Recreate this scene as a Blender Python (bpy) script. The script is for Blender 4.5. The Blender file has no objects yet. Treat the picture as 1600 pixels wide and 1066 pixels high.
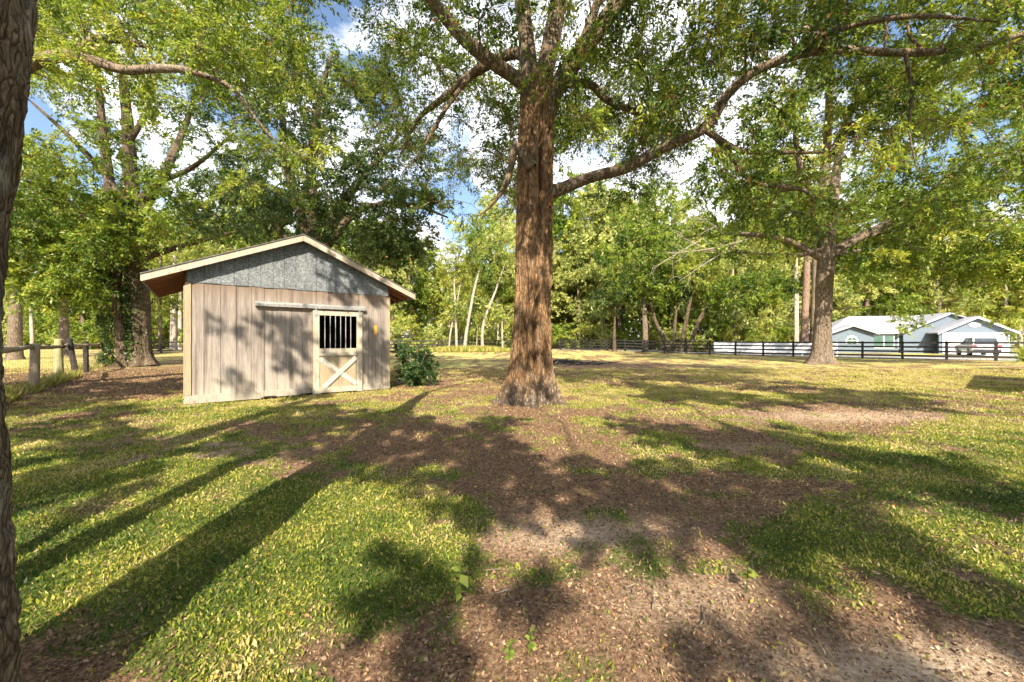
import bpy, math, random
import numpy as np
from mathutils import Vector

# ------------------------------------------------------------------ basics
F = 622.0                      # focal length in photo pixels (1600 wide)
CX, CY = 800.0, 533.0
H = 1.4                        # eye height
SUN_EL = math.radians(38)
SUN_DX = -0.05                 # light travels towards (SUN_DX, 1) on the ground
rng = np.random.default_rng(11)
random.seed(5)
scene = bpy.context.scene
COL = scene.collection


def at(px, py, Y):
    """photo pixel + depth -> world point"""
    return np.array([(px - CX) / F * Y, Y, H + (CY - py) / F * Y])


def link(o, parent=None):
    COL.objects.link(o)
    if parent is not None:
        o.parent = parent
    return o


def tag(o, label=None, cat=None, group=None, kind=None):
    if label:
        o['label'] = label
    if cat:
        o['category'] = cat
    if group:
        o['group'] = group
    if kind:
        o['kind'] = kind
    return o


def empty(name, loc, rz=0.0):
    o = bpy.data.objects.new(name, None)
    o.location = loc
    o.rotation_euler = (0, 0, rz)
    o.empty_display_size = 0.3
    return link(o)


def copy_tree(o, parent=None):
    c = o.copy()
    link(c, parent)
    for ch in list(o.children):
        copy_tree(ch, c)
    return c


# ------------------------------------------------------------------ noise
def _hash(i, j, k, seed):
    n = (i * 374761393 + j * 668265263 + k * 2147483647 + seed * 144665) & 0xFFFFFFFF
    n = ((n ^ (n >> 13)) * 1274126177) & 0xFFFFFFFF
    n = ((n ^ (n >> 16)) * 2246822519) & 0xFFFFFFFF
    return ((n ^ (n >> 15)) & 0xFFFFFF) / float(0xFFFFFF)


def vnoise(x, y, z=0.0, seed=0):
    x, y, z = np.broadcast_arrays(np.asarray(x, float), np.asarray(y, float), np.asarray(z, float))
    xi, yi, zi = np.floor(x).astype(np.int64), np.floor(y).astype(np.int64), np.floor(z).astype(np.int64)
    fx, fy, fz = x - xi, y - yi, z - zi
    fx, fy, fz = [f * f * (3 - 2 * f) for f in (fx, fy, fz)]
    r = 0
    for a in (0, 1):
        for b in (0, 1):
            for c in (0, 1):
                w = (fx if a else 1 - fx) * (fy if b else 1 - fy) * (fz if c else 1 - fz)
                r = r + w * _hash(xi + a, yi + b, zi + c, seed)
    return r


def fbm(x, y, z=0.0, seed=0, oct=4):
    r, a, f, t = 0, 1.0, 1.0, 0
    for k in range(oct):
        r = r + a * vnoise(x * f, y * f, np.asarray(z) * f, seed + k * 17)
        t += a
        a *= 0.5
        f *= 2.03
    return r / t


# ------------------------------------------------------------------ meshes
def mesh_np(name, V, faces, attrs=None, smooth=False):
    """V (n,3); faces: list of int arrays (m,3) / (m,4)"""
    me = bpy.data.meshes.new(name)
    V = np.asarray(V, dtype=np.float32)
    me.vertices.add(len(V))
    me.vertices.foreach_set('co', V.ravel())
    faces = [f for f in faces if len(f)]
    loops = np.concatenate([np.asarray(f, dtype=np.int32).ravel() for f in faces])
    totals = np.concatenate([np.full(len(f), f.shape[1], dtype=np.int32) for f in faces])
    starts = np.concatenate([[0], np.cumsum(totals)[:-1]]).astype(np.int32)
    me.loops.add(len(loops))
    me.loops.foreach_set('vertex_index', loops)
    me.polygons.add(len(totals))
    me.polygons.foreach_set('loop_start', starts)
    me.polygons.foreach_set('loop_total', totals)
    if smooth:
        me.polygons.foreach_set('use_smooth', np.ones(len(totals), dtype=bool))
    for k, v in (attrs or {}).items():
        a = me.attributes.new(k, 'FLOAT', 'POINT')
        a.data.foreach_set('value', np.asarray(v, dtype=np.float32))
    me.update()
    me.validate()
    return me


def obj_np(name, V, faces, mat, parent=None, attrs=None, smooth=False):
    me = mesh_np(name, V, faces, attrs, smooth)
    me.materials.append(mat)
    return link(bpy.data.objects.new(name, me), parent)


class MB:
    """collects boxes, bars and prisms into ONE mesh"""

    def __init__(self):
        self.v, self.f = [], []

    def add(self, vs, fs):
        n = len(self.v)
        self.v += [tuple(map(float, p)) for p in vs]
        self.f += [tuple(i + n for i in f) for f in fs]
        return self

    def box(self, x0, x1, y0, y1, z0, z1):
        vs = [(x0, y0, z0), (x1, y0, z0), (x1, y1, z0), (x0, y1, z0),
              (x0, y0, z1), (x1, y0, z1), (x1, y1, z1), (x0, y1, z1)]
        return self.add(vs, [(0, 3, 2, 1), (4, 5, 6, 7), (0, 1, 5, 4), (1, 2, 6, 5), (2, 3, 7, 6), (3, 0, 4, 7)])

    def bar(self, a, b, w, h, up=(0, 0, 1)):
        a, b, up = Vector(a), Vector(b), Vector(up)
        d = (b - a).normalized()
        s = d.cross(up).normalized() * (w / 2)
        u = s.cross(d).normalized() * (h / 2)
        vs = [a - s - u, a + s - u, a + s + u, a - s + u, b - s - u, b + s - u, b + s + u, b - s + u]
        return self.add(vs, [(0, 3, 2, 1), (4, 5, 6, 7), (0, 1, 5, 4), (1, 2, 6, 5), (2, 3, 7, 6), (3, 0, 4, 7)])

    def prism(self, poly, d0, d1, axis='y'):
        """poly: list of (x,z) extruded along y (or (y,z) along x)"""
        n = len(poly)
        if axis == 'y':
            vs = [(p[0], d0, p[1]) for p in poly] + [(p[0], d1, p[1]) for p in poly]
        else:
            vs = [(d0, p[0], p[1]) for p in poly] + [(d1, p[0], p[1]) for p in poly]
        fs = [tuple(range(n)), tuple(range(2 * n - 1, n - 1, -1))]
        for i in range(n):
            j = (i + 1) % n
            fs.append((i, i + n, j + n, j))
        return self.add(vs, fs)

    def cyl(self, a, b, r, n=12, r2=None):
        a, b = Vector(a), Vector(b)
        d = (b - a).normalized()
        t = Vector((0, 0, 1)) if abs(d.z) < .9 else Vector((1, 0, 0))
        s = d.cross(t).normalized()
        u = d.cross(s)
        r2 = r if r2 is None else r2
        vs = []
        for c, rr in ((a, r), (b, r2)):
            for i in range(n):
                q = 2 * math.pi * i / n
                vs.append(c + s * math.cos(q) * rr + u * math.sin(q) * rr)
        fs = [tuple(range(n - 1, -1, -1)), tuple(range(n, 2 * n))]
        for i in range(n):
            j = (i + 1) % n
            fs.append((i, j, j + n, i + n))
        return self.add(vs, fs)

    def build(self, name, mat, parent=None, bevel=0.0, smooth=False):
        me = bpy.data.meshes.new(name)
        me.from_pydata(self.v, [], self.f)
        me.materials.append(mat)
        if smooth:
            me.polygons.foreach_set('use_smooth', [True] * len(me.polygons))
        me.update()
        o = link(bpy.data.objects.new(name, me), parent)
        if bevel:
            m = o.modifiers.new('bevel', 'BEVEL')
            m.width = bevel
            m.segments = 2
            m.limit_method = 'ANGLE'
        return o


# ------------------------------------------------------------------ materials
def new_mat(name):
    m = bpy.data.materials.new(name)
    m.use_nodes = True
    nt = m.node_tree
    for n in list(nt.nodes):
        nt.nodes.remove(n)
    out = nt.nodes.new('ShaderNodeOutputMaterial')
    return m, nt, out


def N(nt, t, **kw):
    n = nt.nodes.new(t)
    for k, v in kw.items():
        if k.startswith('i_'):
            key = k[2:]
            key = int(key) if key.isdigit() else key.replace('_', ' ')
            n.inputs[key].default_value = v
        else:
            setattr(n, k, v)
    return n


def ramp(nt, fac, stops, interp='LINEAR'):
    r = nt.nodes.new('ShaderNodeValToRGB')
    r.color_ramp.interpolation = interp
    els = r.color_ramp.elements
    while len(els) < len(stops):
        els.new(0.5)
    for e, (p, c) in zip(els, stops):
        e.position = p
        e.color = (c[0], c[1], c[2], 1) if len(c) == 3 else c
    nt.links.new(fac, r.inputs[0])
    return r.outputs[0]


def mapped(nt, scale, coord='Object', rot=(0, 0, 0)):
    tc = nt.nodes.new('ShaderNodeTexCoord')
    mp = nt.nodes.new('ShaderNodeMapping')
    mp.inputs['Scale'].default_value = scale
    mp.inputs['Rotation'].default_value = rot
    nt.links.new(tc.outputs[coord], mp.inputs[0])
    return mp.outputs[0]


def noise(nt, vec, scale, detail=6, rough=0.6, dist=0.0):
    n = N(nt, 'ShaderNodeTexNoise')
    n.inputs['Scale'].default_value = scale
    n.inputs['Detail'].default_value = detail
    n.inputs['Roughness'].default_value = rough
    n.inputs['Distortion'].default_value = dist
    nt.links.new(vec, n.inputs['Vector'])
    return n.outputs['Fac']


def mixc(nt, fac, a, b, mode='MIX'):
    m = nt.nodes.new('ShaderNodeMix')
    m.data_type = 'RGBA'
    m.blend_type = mode
    for s, v in ((0, fac), (6, a), (7, b)):
        if hasattr(v, 'links') or isinstance(v, bpy.types.NodeSocket):
            nt.links.new(v, m.inputs[s])
        else:
            m.inputs[s].default_value = v if s == 0 else (v[0], v[1], v[2], 1)
    return m.outputs[2]


def maths(nt, op, a, b=None, clamp=False):
    m = nt.nodes.new('ShaderNodeMath')
    m.operation = op
    m.use_clamp = clamp
    for s, v in ((0, a), (1, b)):
        if v is None:
            continue
        if isinstance(v, bpy.types.NodeSocket):
            nt.links.new(v, m.inputs[s])
        else:
            m.inputs[s].default_value = v
    return m.outputs[0]


def finish(nt, out, color, rough=0.8, bump=None, bstr=0.5, bdist=0.02, metal=0.0, spec=0.3):
    b = N(nt, 'ShaderNodeBsdfPrincipled')
    if isinstance(color, bpy.types.NodeSocket):
        nt.links.new(color, b.inputs['Base Color'])
    else:
        b.inputs['Base Color'].default_value = (*color, 1)
    if isinstance(rough, bpy.types.NodeSocket):
        nt.links.new(rough, b.inputs['Roughness'])
    else:
        b.inputs['Roughness'].default_value = rough
    b.inputs['Metallic'].default_value = metal
    b.inputs['Specular IOR Level'].default_value = spec
    if bump is not None:
        bp = N(nt, 'ShaderNodeBump')
        bp.inputs['Strength'].default_value = bstr
        bp.inputs['Distance'].default_value = bdist
        nt.links.new(bump, bp.inputs['Height'])
        nt.links.new(bp.outputs[0], b.inputs['Normal'])
    nt.links.new(b.outputs[0], out.inputs[0])
    return b


def leaf_mat(name, dark, mid, light, trans=0.45, odd=(0.30, 0.13, 0.04)):
    m, nt, out = new_mat(name)
    at_ = N(nt, 'ShaderNodeAttribute', attribute_name='tint')
    c = ramp(nt, at_.outputs['Fac'], [(0.0, dark), (0.45, mid), (0.93, light), (0.985, odd)])
    d = N(nt, 'ShaderNodeBsdfPrincipled')
    d.inputs['Roughness'].default_value = 0.42
    d.inputs['Specular IOR Level'].default_value = 0.35
    nt.links.new(c, d.inputs['Base Color'])
    t = N(nt, 'ShaderNodeBsdfTranslucent')
    hs = N(nt, 'ShaderNodeHueSaturation')
    hs.inputs['Hue'].default_value = 0.485
    hs.inputs['Saturation'].default_value = 1.1
    hs.inputs['Value'].default_value = 1.5
    nt.links.new(c, hs.inputs['Color'])
    nt.links.new(hs.outputs[0], t.inputs[0])
    mx = N(nt, 'ShaderNodeMixShader')
    mx.inputs[0].default_value = trans
    nt.links.new(d.outputs[0], mx.inputs[1])
    nt.links.new(t.outputs[0], mx.inputs[2])
    nt.links.new(mx.outputs[0], out.inputs[0])
    return m


def bark_mat(name, c0, c1, c2, lichen=0.0, fscale=1.0, bstr=0.9, foot=0.0):
    m, nt, out = new_mat(name)
    v = mapped(nt, (1, 1, 0.22))
    n1 = noise(nt, v, 16 * fscale, 8, 0.65, 0.6)
    n2 = noise(nt, mapped(nt, (1, 1, 0.6)), 1.6, 5, 0.6)
    vo = N(nt, 'ShaderNodeTexVoronoi')
    vo.feature = 'DISTANCE_TO_EDGE'
    vo.inputs['Scale'].default_value = 13 * fscale
    wv_ = N(nt, 'ShaderNodeTexNoise')
    wv_.inputs['Scale'].default_value = 5 * fscale
    nt.links.new(v, wv_.inputs['Vector'])
    wadd = N(nt, 'ShaderNodeMix', data_type='VECTOR')
    wadd.inputs[0].default_value = .18
    nt.links.new(v, wadd.inputs[4])
    nt.links.new(wv_.outputs['Color'], wadd.inputs[5])
    nt.links.new(wadd.outputs[1], vo.inputs['Vector'])
    crack = maths(nt, 'MULTIPLY', vo.outputs[0], 3.5, True)
    col = ramp(nt, n1, [(0.28, c0), (0.5, c1), (0.72, c2)])
    col = mixc(nt, 0.35, col, ramp(nt, n2, [(0.3, c0), (0.7, c2)]))
    fis = ramp(nt, vo.outputs[0], [(0.0, (1, 1, 1)), (0.11, (0, 0, 0))])
    col = mixc(nt, maths(nt, 'MULTIPLY', fis, .75), col, tuple(k * .5 for k in c0))
    if lichen or foot:
        n3 = noise(nt, mapped(nt, (1, 1, 0.7)), 7, 6, 0.7)
        msk = ramp(nt, n3, [(0.55 - 0.05 * lichen, (0, 0, 0)), (0.66, (lichen,) * 3)])
        if foot:
            tc = N(nt, 'ShaderNodeTexCoord')
            sp = N(nt, 'ShaderNodeSeparateXYZ')
            nt.links.new(tc.outputs['Object'], sp.inputs[0])
            n4 = noise(nt, mapped(nt, (1, 1, 0.55)), 22, 6, 0.75)
            low = maths(nt, 'MULTIPLY', maths(nt, 'ADD', maths(nt, 'SUBTRACT', foot * .75, sp.outputs[2]), maths(nt, 'MULTIPLY', maths(nt, 'SUBTRACT', n2, .5), 1.8)), 1.7, True)
            m4 = ramp(nt, n4, [(0.50, (0, 0, 0)), (0.60, (1, 1, 1))])
            lowc = mixc(nt, m4, (0.04, 0.036, 0.03), (0.25, 0.235, 0.20))
            col = mixc(nt, maths(nt, 'MULTIPLY', low, 0.62), col, lowc)
        col = mixc(nt, msk, col, (0.33, 0.33, 0.27))
    hgt = maths(nt, 'ADD', maths(nt, 'MULTIPLY', n1, 0.6), maths(nt, 'MULTIPLY', crack, 0.5))
    finish(nt, out, col, 0.92, hgt, bstr, 0.035, spec=0.15)
    return m


M = {}
M['leaf_main'] = leaf_mat('leaf_main', (.028, .058, .012), (.105, .17, .027), (.31, .37, .06), 0.46)
M['leaf_dark'] = leaf_mat('leaf_dark', (.026, .055, .018), (.065, .115, .030), (.19, .24, .06), 0.36)
M['leaf_left'] = leaf_mat('leaf_left', (.035, .075, .014), (.14, .215, .03), (.36, .42, .07), 0.42)
M['leaf_yellow'] = leaf_mat('leaf_yellow', (.07, .12, .022), (.27, .32, .06), (.52, .51, .13), 0.42)
M['leaf_far'] = leaf_mat('leaf_far', (.15, .20, .06), (.34, .38, .11), (.54, .56, .20), 0.40)
M['leaf_shrub'] = leaf_mat('leaf_shrub', (.015, .05, .012), (.035, .09, .02), (.09, .16, .04), 0.25)
M['bark_main'] = bark_mat('bark_main', (.035, .020, .011), (.18, .10, .048), (.43, .27, .14), 0.2, 1.5, 1.0, foot=0.95)
M['bark_limb'] = bark_mat('bark_limb', (.035, .024, .015), (.15, .10, .062), (.32, .25, .17), 0.5, 1.5, 1.0)
M['bark_dark'] = bark_mat('bark_dark', (.03, .02, .012), (.095, .065, .04), (.20, .15, .10), 0.35)
M['bark_edge'] = bark_mat('bark_edge', (.018, .012, .008), (.13, .09, .055), (.40, .32, .22), 0.5, 2.6, 1.0)
M['bark_tan'] = bark_mat('bark_tan', (.06, .042, .028), (.18, .13, .09), (.33, .265, .20), 0.3)
M['bark_pale'] = bark_mat('bark_pale', (.20, .16, .12), (.40, .35, .28), (.55, .50, .42), 0.0)
M['bark_red'] = bark_mat('bark_red', (.13, .075, .05), (.27, .17, .12), (.38, .28, .22), 0.0)


# ------------------------------------------------------------------ sweep tubes
def resample(P, R, step):
    P = np.asarray(P, float)
    R = np.asarray(R, float)
    n = len(P)
    if n == 2:
        k = max(2, int(np.linalg.norm(P[1] - P[0]) / step) + 1)
        t = np.linspace(0, 1, k)[:, None]
        return P[0] * (1 - t) + P[1] * t, R[0] * (1 - t[:, 0]) + R[1] * t[:, 0]
    ext = np.vstack([2 * P[0] - P[1], P, 2 * P[-1] - P[-2]])
    out, rr = [], []
    for i in range(n - 1):
        p0, p1, p2, p3 = ext[i:i + 4]
        k = max(1, int(np.linalg.norm(p2 - p1) / step))
        for j in range(k):
            t = j / k
            out.append(0.5 * ((2 * p1) + (-p0 + p2) * t + (2 * p0 - 5 * p1 + 4 * p2 - p3) * t * t
                              + (-p0 + 3 * p1 - 3 * p2 + p3) * t ** 3))
            rr.append(R[i] * (1 - t) + R[i + 1] * t)
    out.append(P[-1])
    rr.append(R[-1])
    return np.array(out), np.array(rr)


def sweep(P, R, sides=8, step=0.4, amp=0.0, freq=8.0, flare=None, seed=0, aniso=0.2, grooves=()):
    P, R = resample(P, R, step)
    n = len(P)
    T = np.gradient(P, axis=0)
    T /= np.linalg.norm(T, axis=1)[:, None] + 1e-9
    ref = np.array([1.0, 0, 0]) if abs(T[0][0]) < 0.8 else np.array([0, 1.0, 0])
    A = np.zeros_like(P)
    a = ref - T[0] * ref.dot(T[0])
    a /= np.linalg.norm(a)
    for i in range(n):
        a = a - T[i] * a.dot(T[i])
        a /= np.linalg.norm(a) + 1e-9
        A[i] = a
    B = np.cross(T, A)
    th = np.linspace(0, 2 * math.pi, sides, endpoint=False)
    c, s = np.cos(th), np.sin(th)
    L = np.concatenate([[0], np.cumsum(np.linalg.norm(np.diff(P, axis=0), axis=1))])
    rad = np.repeat(R[:, None], sides, 1)
    if flare is not None:
        fl_amt, fl_h, lobes, ph = flare
        e = np.exp(-L / fl_h)[:, None]
        lob = 0.5 + 0.5 * np.cos(lobes * th + ph + 0.9 * np.sin(2 * th + ph))[None, :]
        rad = rad * (1 + e * fl_amt * (0.35 + 0.85 * lob ** 1.3))
        rad = rad * (1 + (0.06 + 0.10 * np.exp(-L / (fl_h * 6)))[:, None] * (lob - 0.5)
                     + 0.07 * np.cos(3 * th + 1.1 + 0.25 * L[:, None]))
    for g0, gw, gd in grooves:
        gt = g0 + .10 * np.sin(L * 1.1 + g0 * 3)[:, None] + .05 * np.sin(L * 3.1)[:, None]
        dth = (th[None, :] - gt + math.pi) % (2 * math.pi) - math.pi
        rad = rad * (1 - gd * np.exp(-(dth / gw) ** 2) * (.7 + .5 * np.sin(L * 1.7 + g0)[:, None]) + .3 * gd * np.exp(-((np.abs(dth) - 2.4 * gw) / gw) ** 2))
    if amp:
        X = np.cos(th)[None, :] * freq * R.mean() + 50
        Y_ = np.sin(th)[None, :] * freq * R.mean() + 50
        Z = L[:, None] * freq * aniso
        warp = vnoise(X * .6, Y_ * .6, Z * 1.5, seed + 3) * 1.2
        r1 = 1 - np.abs(2 * vnoise(X + warp, Y_ + warp, Z, seed) - 1)
        r2 = 1 - np.abs(2 * vnoise(X * 2.3, Y_ * 2.3, Z * 2.3, seed + 9) - 1)
        big = vnoise(X * .3, Y_ * .3, Z * .3, seed + 5) - .5
        rad = rad + amp * (0.9 * r1 + 0.45 * r2 - 0.7) + amp * 1.6 * big
    V = P[:, None, :] + A[:, None, :] * (c[None, :] * rad)[:, :, None] + B[:, None, :] * (s[None, :] * rad)[:, :, None]
    V = V.reshape(-1, 3)
    i = np.arange(n - 1)[:, None] * sides
    j = np.arange(sides)[None, :]
    j2 = (j + 1) % sides
    Q = np.stack([i + j, i + j2, i + sides + j2, i + sides + j], -1).reshape(-1, 4)
    return V, Q, P, R


def merge(parts):
    V, Q, o = [], [], 0
    for v, q in parts:
        V.append(v)
        Q.append(q + o)
        o += len(v)
    return np.concatenate(V), np.concatenate(Q)


def unit(v):
    return v / (np.linalg.norm(v, axis=-1, keepdims=True) + 1e-9)


def leaf_quads(base, d, size, wid, r, up=0.6):
    n = len(base)
    nrm = r.normal(size=(n, 3)) * 0.8
    nrm[:, 2] += up
    side = unit(np.cross(d, nrm))
    nn = unit(np.cross(side, d))
    L = size[:, None]
    mid = base + d * L * 0.45 + nn * L * 0.06
    p = np.stack([base, mid + side * L * wid, base + d * L - nn * L * 0.05, mid - side * L * wid], 1)
    return p.reshape(-1, 3), np.arange(4 * n).reshape(-1, 4)


class Tree:
    def __init__(self, seed):
        self.r = np.random.default_rng(seed)
        self.tubes, self.sp, self.sr = [], [], []
        self.leafV, self.tint = [], []
        self.seed = seed

    def limb(self, P, R, sides=10, step=0.35, amp=0.0, freq=8, flare=None, keep=True, aniso=.2, grooves=()):
        v, q, p, rr = sweep(P, R, sides, step, amp, freq, flare, self.seed + len(self.tubes), aniso, grooves)
        if keep:
            self.tubes.append((v, q))
        self.sp.append(p)
        self.sr.append(rr)
        return v, q

    def blob(self, c, rad, n, shell=0.5):
        """random clump centres in an ellipsoid, biased outwards"""
        u = unit(self.r.normal(size=(n, 3)))
        k = self.r.uniform(0, 1, (n, 1)) ** (1 / 3)
        k = k * (1 - shell) + shell * self.r.uniform(0.75, 1.0, (n, 1))
        return np.asarray(c) + u * k * np.asarray(rad)

    def clumps(self, C, R=0.8, twigs=8, leaves=40, size=0.09, wid=0.2, droop=0.25, tint0=0.42, tvar=0.16,
               connect=True, twig_geo=True, flat=0.65, branch_r=0.012, bark_sides=5):
        r = self.r
        C = np.asarray(C, float)
        if connect:
            sp = np.concatenate(self.sp)
            sr = np.concatenate(self.sr)
            low = sp[:, 2] > (sp[:, 2].min() + 0.12 * (sp[:, 2].max() - sp[:, 2].min()))
            sp, sr = sp[low], sr[low]
            d0 = np.array([np.min(np.linalg.norm(sp - c, axis=1)) for c in C])
            for c in C[np.argsort(d0)]:
                dd = np.linalg.norm(sp - c, axis=1) + 0.5 * np.maximum(0, sp[:, 2] - c[2])
                i = int(np.argmin(dd))
                p = sp[i]
                L = np.linalg.norm(c - p)
                if L < 0.15:
                    continue
                r0 = min(sr[i] * 0.7, branch_r * (0.6 + 1.1 * L))
                m1 = p + (c - p) * .35 + np.array([0, 0, .12 * L]) + r.normal(size=3) * L * .07
                m2 = p + (c - p) * .7 + np.array([0, 0, .08 * L]) + r.normal(size=3) * L * .07
                v, q, pp, rr = sweep([p, m1, m2, c], [r0, r0 * .8, r0 * .6, max(r0 * .35, .004)], bark_sides,
                                     max(.25, L / 7))
                self.tubes.append((v, q))
                sp = np.vstack([sp, pp[1:]])
                sr = np.concatenate([sr, rr[1:]])
        n = len(C)
        d = r.normal(size=(n, twigs, 3))
        d[..., 2] *= flat
        d = unit(d)
        L = R * r.uniform(.55, 1.15, (n, twigs, 1))
        ct = np.clip(tint0 + r.normal(size=(n, 1, 1)) * tvar, 0.02, .9)
        start = C[:, None, :] + d * L * 0.05
        t = r.uniform(.15, 1.0, (n, twigs, leaves, 1)) ** 0.8
        dr = np.zeros(3)
        dr[2] = -1
        pos = start[:, :, None, :] + d[:, :, None, :] * (L[:, :, None, :] * t) + dr * (droop * L[:, :, None, :] * t ** 2)
        pos = pos + r.normal(size=pos.shape) * R * 0.05
        ld = unit(d[:, :, None, :] * 0.9 + r.normal(size=pos.shape) * 0.7 + dr * droop)
        pos = pos.reshape(-1, 3)
        ld = ld.reshape(-1, 3)
        sz = size * r.uniform(.6, 1.25, len(pos))
        V, _ = leaf_quads(pos, ld, sz, wid, r)
        self.leafV.append(V)
        tt = np.broadcast_to(ct[:, :, :, None], (n, twigs, leaves, 1)).reshape(-1)
        tt = np.clip(tt + r.normal(size=len(tt)) * .17, 0, .94)
        tt[r.uniform(size=len(tt)) < 0.012] = 1.0
        self.tint.append(np.repeat(tt, 4))
        if twig_geo:
            a = start.reshape(-1, 3)
            e = (start + d * L * .95 + dr * droop * L * .9).reshape(-1, 3)
            w = 0.006 if R < 1.2 else 0.012
            ax = unit(np.cross(unit(e - a), r.normal(size=a.shape))) * w
            ay = unit(np.cross(unit(e - a), ax)) * w
            V = np.stack([a + ax, a - ax * .5 + ay, a - ax * .5 - ay, e + ax * .3, e - ax * .2 + ay * .3, e - ax * .2 - ay * .3], 1)
            k = np.arange(len(a))[:, None] * 6
            Q = np.concatenate([k + np.array(x) for x in ((0, 1, 4, 3), (1, 2, 5, 4), (2, 0, 3, 5))])
            self.tubes.append((V.reshape(-1, 3), Q))

    def build(self, name, loc, label, bark, leaf, group=None, cat='tree', extra=None):
        root = empty(name, tuple(loc))
        tag(root, label, cat, group)
        off = np.asarray(loc, float)
        V, Q = merge(self.tubes)
        obj_np('trunk', V - off, [Q], M[bark], root, smooth=True)
        if self.leafV:
            V = np.concatenate(self.leafV)
            obj_np('crown', V - off, [np.arange(len(V)).reshape(-1, 4)], M[leaf], root,
                   attrs={'tint': np.concatenate(self.tint)})
        return root


# ------------------------------------------------------------------ ground
def gz(x, y):
    x = np.asarray(x, float)
    y = np.asarray(y, float)
    s = np.clip((y - 36) / 16, 0, 1) * np.clip((28 - x) / 14, 0, 1)
    rise = 0.24 * s * s * (3 - 2 * s)
    und = (fbm(x * .35 + 40, y * .35 + 40, 0, 3, 3) - .5) * 0.07 * np.clip(np.hypot(x, y) / 4, .3, 1)
    return rise + und - 0.01


# greenness of the ground (where it grows grass, where leaf litter and sand lie)
BL = [(300, 900, 330, 140, .50), (90, 800, 200, 90, .30), (620, 860, 110, 80, .45), (1250, 870, 210, 50, .34),
      (1480, 740, 230, 90, .32), (1130, 625, 200, 16, .25), (430, 640, 160, 22, .25), (1010, 860, 60, 30, .15),
      (820, 650, 90, 14, .1), (70, 572, 110, 12, .9), (160, 625, 120, 10, .25), (560, 780, 90, 40, .2),
      (860, 960, 220, 90, -.48), (1380, 1040, 280, 55, -.95), (850, 740, 170, 45, -.42), (1130, 765, 150, 30, -.35),
      (130, 592, 190, 28, -.75), (40, 1050, 100, 40, -.45), (470, 690, 150, 18, -.30), (1330, 645, 220, 16, -.55),
      (850, 640, 120, 12, -.35), (600, 1050, 160, 50, -.45), (1150, 985, 110, 50, -.35), (700, 600, 100, 10, -.2),
      (1380, 850, 90, 18, -.3), (640, 700, 90, 20, -.25), (930, 570, 90, 6, -.5), (890, 840, 140, 32, -.45), (1150, 690, 120, 14, -.3)]


def green(x, y):
    x = np.asarray(x, float)
    y = np.asarray(y, float)
    yy = np.maximum(y, 0.7)
    px = CX + F * x / yy
    py = CY + F * H / yy
    g = 0.495 + 0.95 * (fbm(x * .9 + 9, y * .9 + 9, 0, 21, 4) - .5) + 1.15 * (fbm(x * 3.3 + 5, y * 3.3 + 5, 0, 31, 4) - .5) - .03
    for bx, by, rx, ry, w in BL:
        g = g + w * np.exp(-((px - bx) / rx) ** 2 - ((py - by) / ry) ** 2)
    return np.clip(g, 0, 1)


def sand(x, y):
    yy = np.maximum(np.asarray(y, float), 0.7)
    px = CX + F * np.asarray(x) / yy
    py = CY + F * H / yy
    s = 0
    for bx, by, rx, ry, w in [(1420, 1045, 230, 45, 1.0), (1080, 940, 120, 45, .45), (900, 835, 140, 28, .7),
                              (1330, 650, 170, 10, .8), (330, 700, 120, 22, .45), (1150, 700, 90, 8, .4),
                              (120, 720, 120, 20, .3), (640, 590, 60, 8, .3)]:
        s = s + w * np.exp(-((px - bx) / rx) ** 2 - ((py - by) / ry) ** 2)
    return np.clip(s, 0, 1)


def ground_mesh():
    # graded grid: fine near the camera, coarse at the horizon
    def axis(lo, hi, fine, n_out, far):
        a = np.arange(lo, hi + 1e-6, fine)
        o = np.geomspace(1, far, n_out)
        return a, o
    xs = np.concatenate([-(16 + np.geomspace(.3, 600, 60))[::-1], np.arange(-16, 16.01, .1), 16 + np.geomspace(.3, 600, 60)])
    ys = np.concatenate([-(3 + np.geomspace(.3, 300, 25))[::-1], np.arange(-3, 18.01, .1), 18 + np.geomspace(.3, 800, 70)])
    X, Y = np.meshgrid(xs, ys)
    Z = gz(X, Y)
    near = np.clip(1 - np.hypot(X, Y) / 20, 0, 1)
    Z = Z + (fbm(X * 5 + 90, Y * 5 + 90, 0, 51, 3) - .5) * 0.03 * near
    V = np.stack([X, Y, Z], -1).reshape(-1, 3)
    ny, nx = X.shape
    i = (np.arange(ny - 1)[:, None] * nx + np.arange(nx - 1)[None, :])
    Q = np.stack([i, i + 1, i + nx + 1, i + nx], -1).reshape(-1, 4)
    return V, Q, green(X, Y).ravel(), sand(X, Y).ravel()


m, nt, out = new_mat('ground')
vg = N(nt, 'ShaderNodeAttribute', attribute_name='green')
vs_ = N(nt, 'ShaderNodeAttribute', attribute_name='sand')
co = mapped(nt, (1, 1, 1))
nf = noise(nt, co, 38, 8, 0.75)
nm = noise(nt, co, 5, 6, 0.7)
nb = noise(nt, co, 0.55, 6, 0.65)
litter = ramp(nt, nf, [(0.30, (.045, .026, .016)), (0.46, (.15, .088, .052)), (0.6, (.29, .19, .115)), (0.76, (.46, .34, .22))])
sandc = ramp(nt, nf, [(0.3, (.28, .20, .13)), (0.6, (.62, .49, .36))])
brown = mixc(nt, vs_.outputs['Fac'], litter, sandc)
ngr = noise(nt, co, 60, 8, 0.8)
grass_near = ramp(nt, ngr, [(0.3, (.030, .050, .012)), (0.5, (.10, .135, .028)), (0.68, (.24, .25, .065))])
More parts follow.
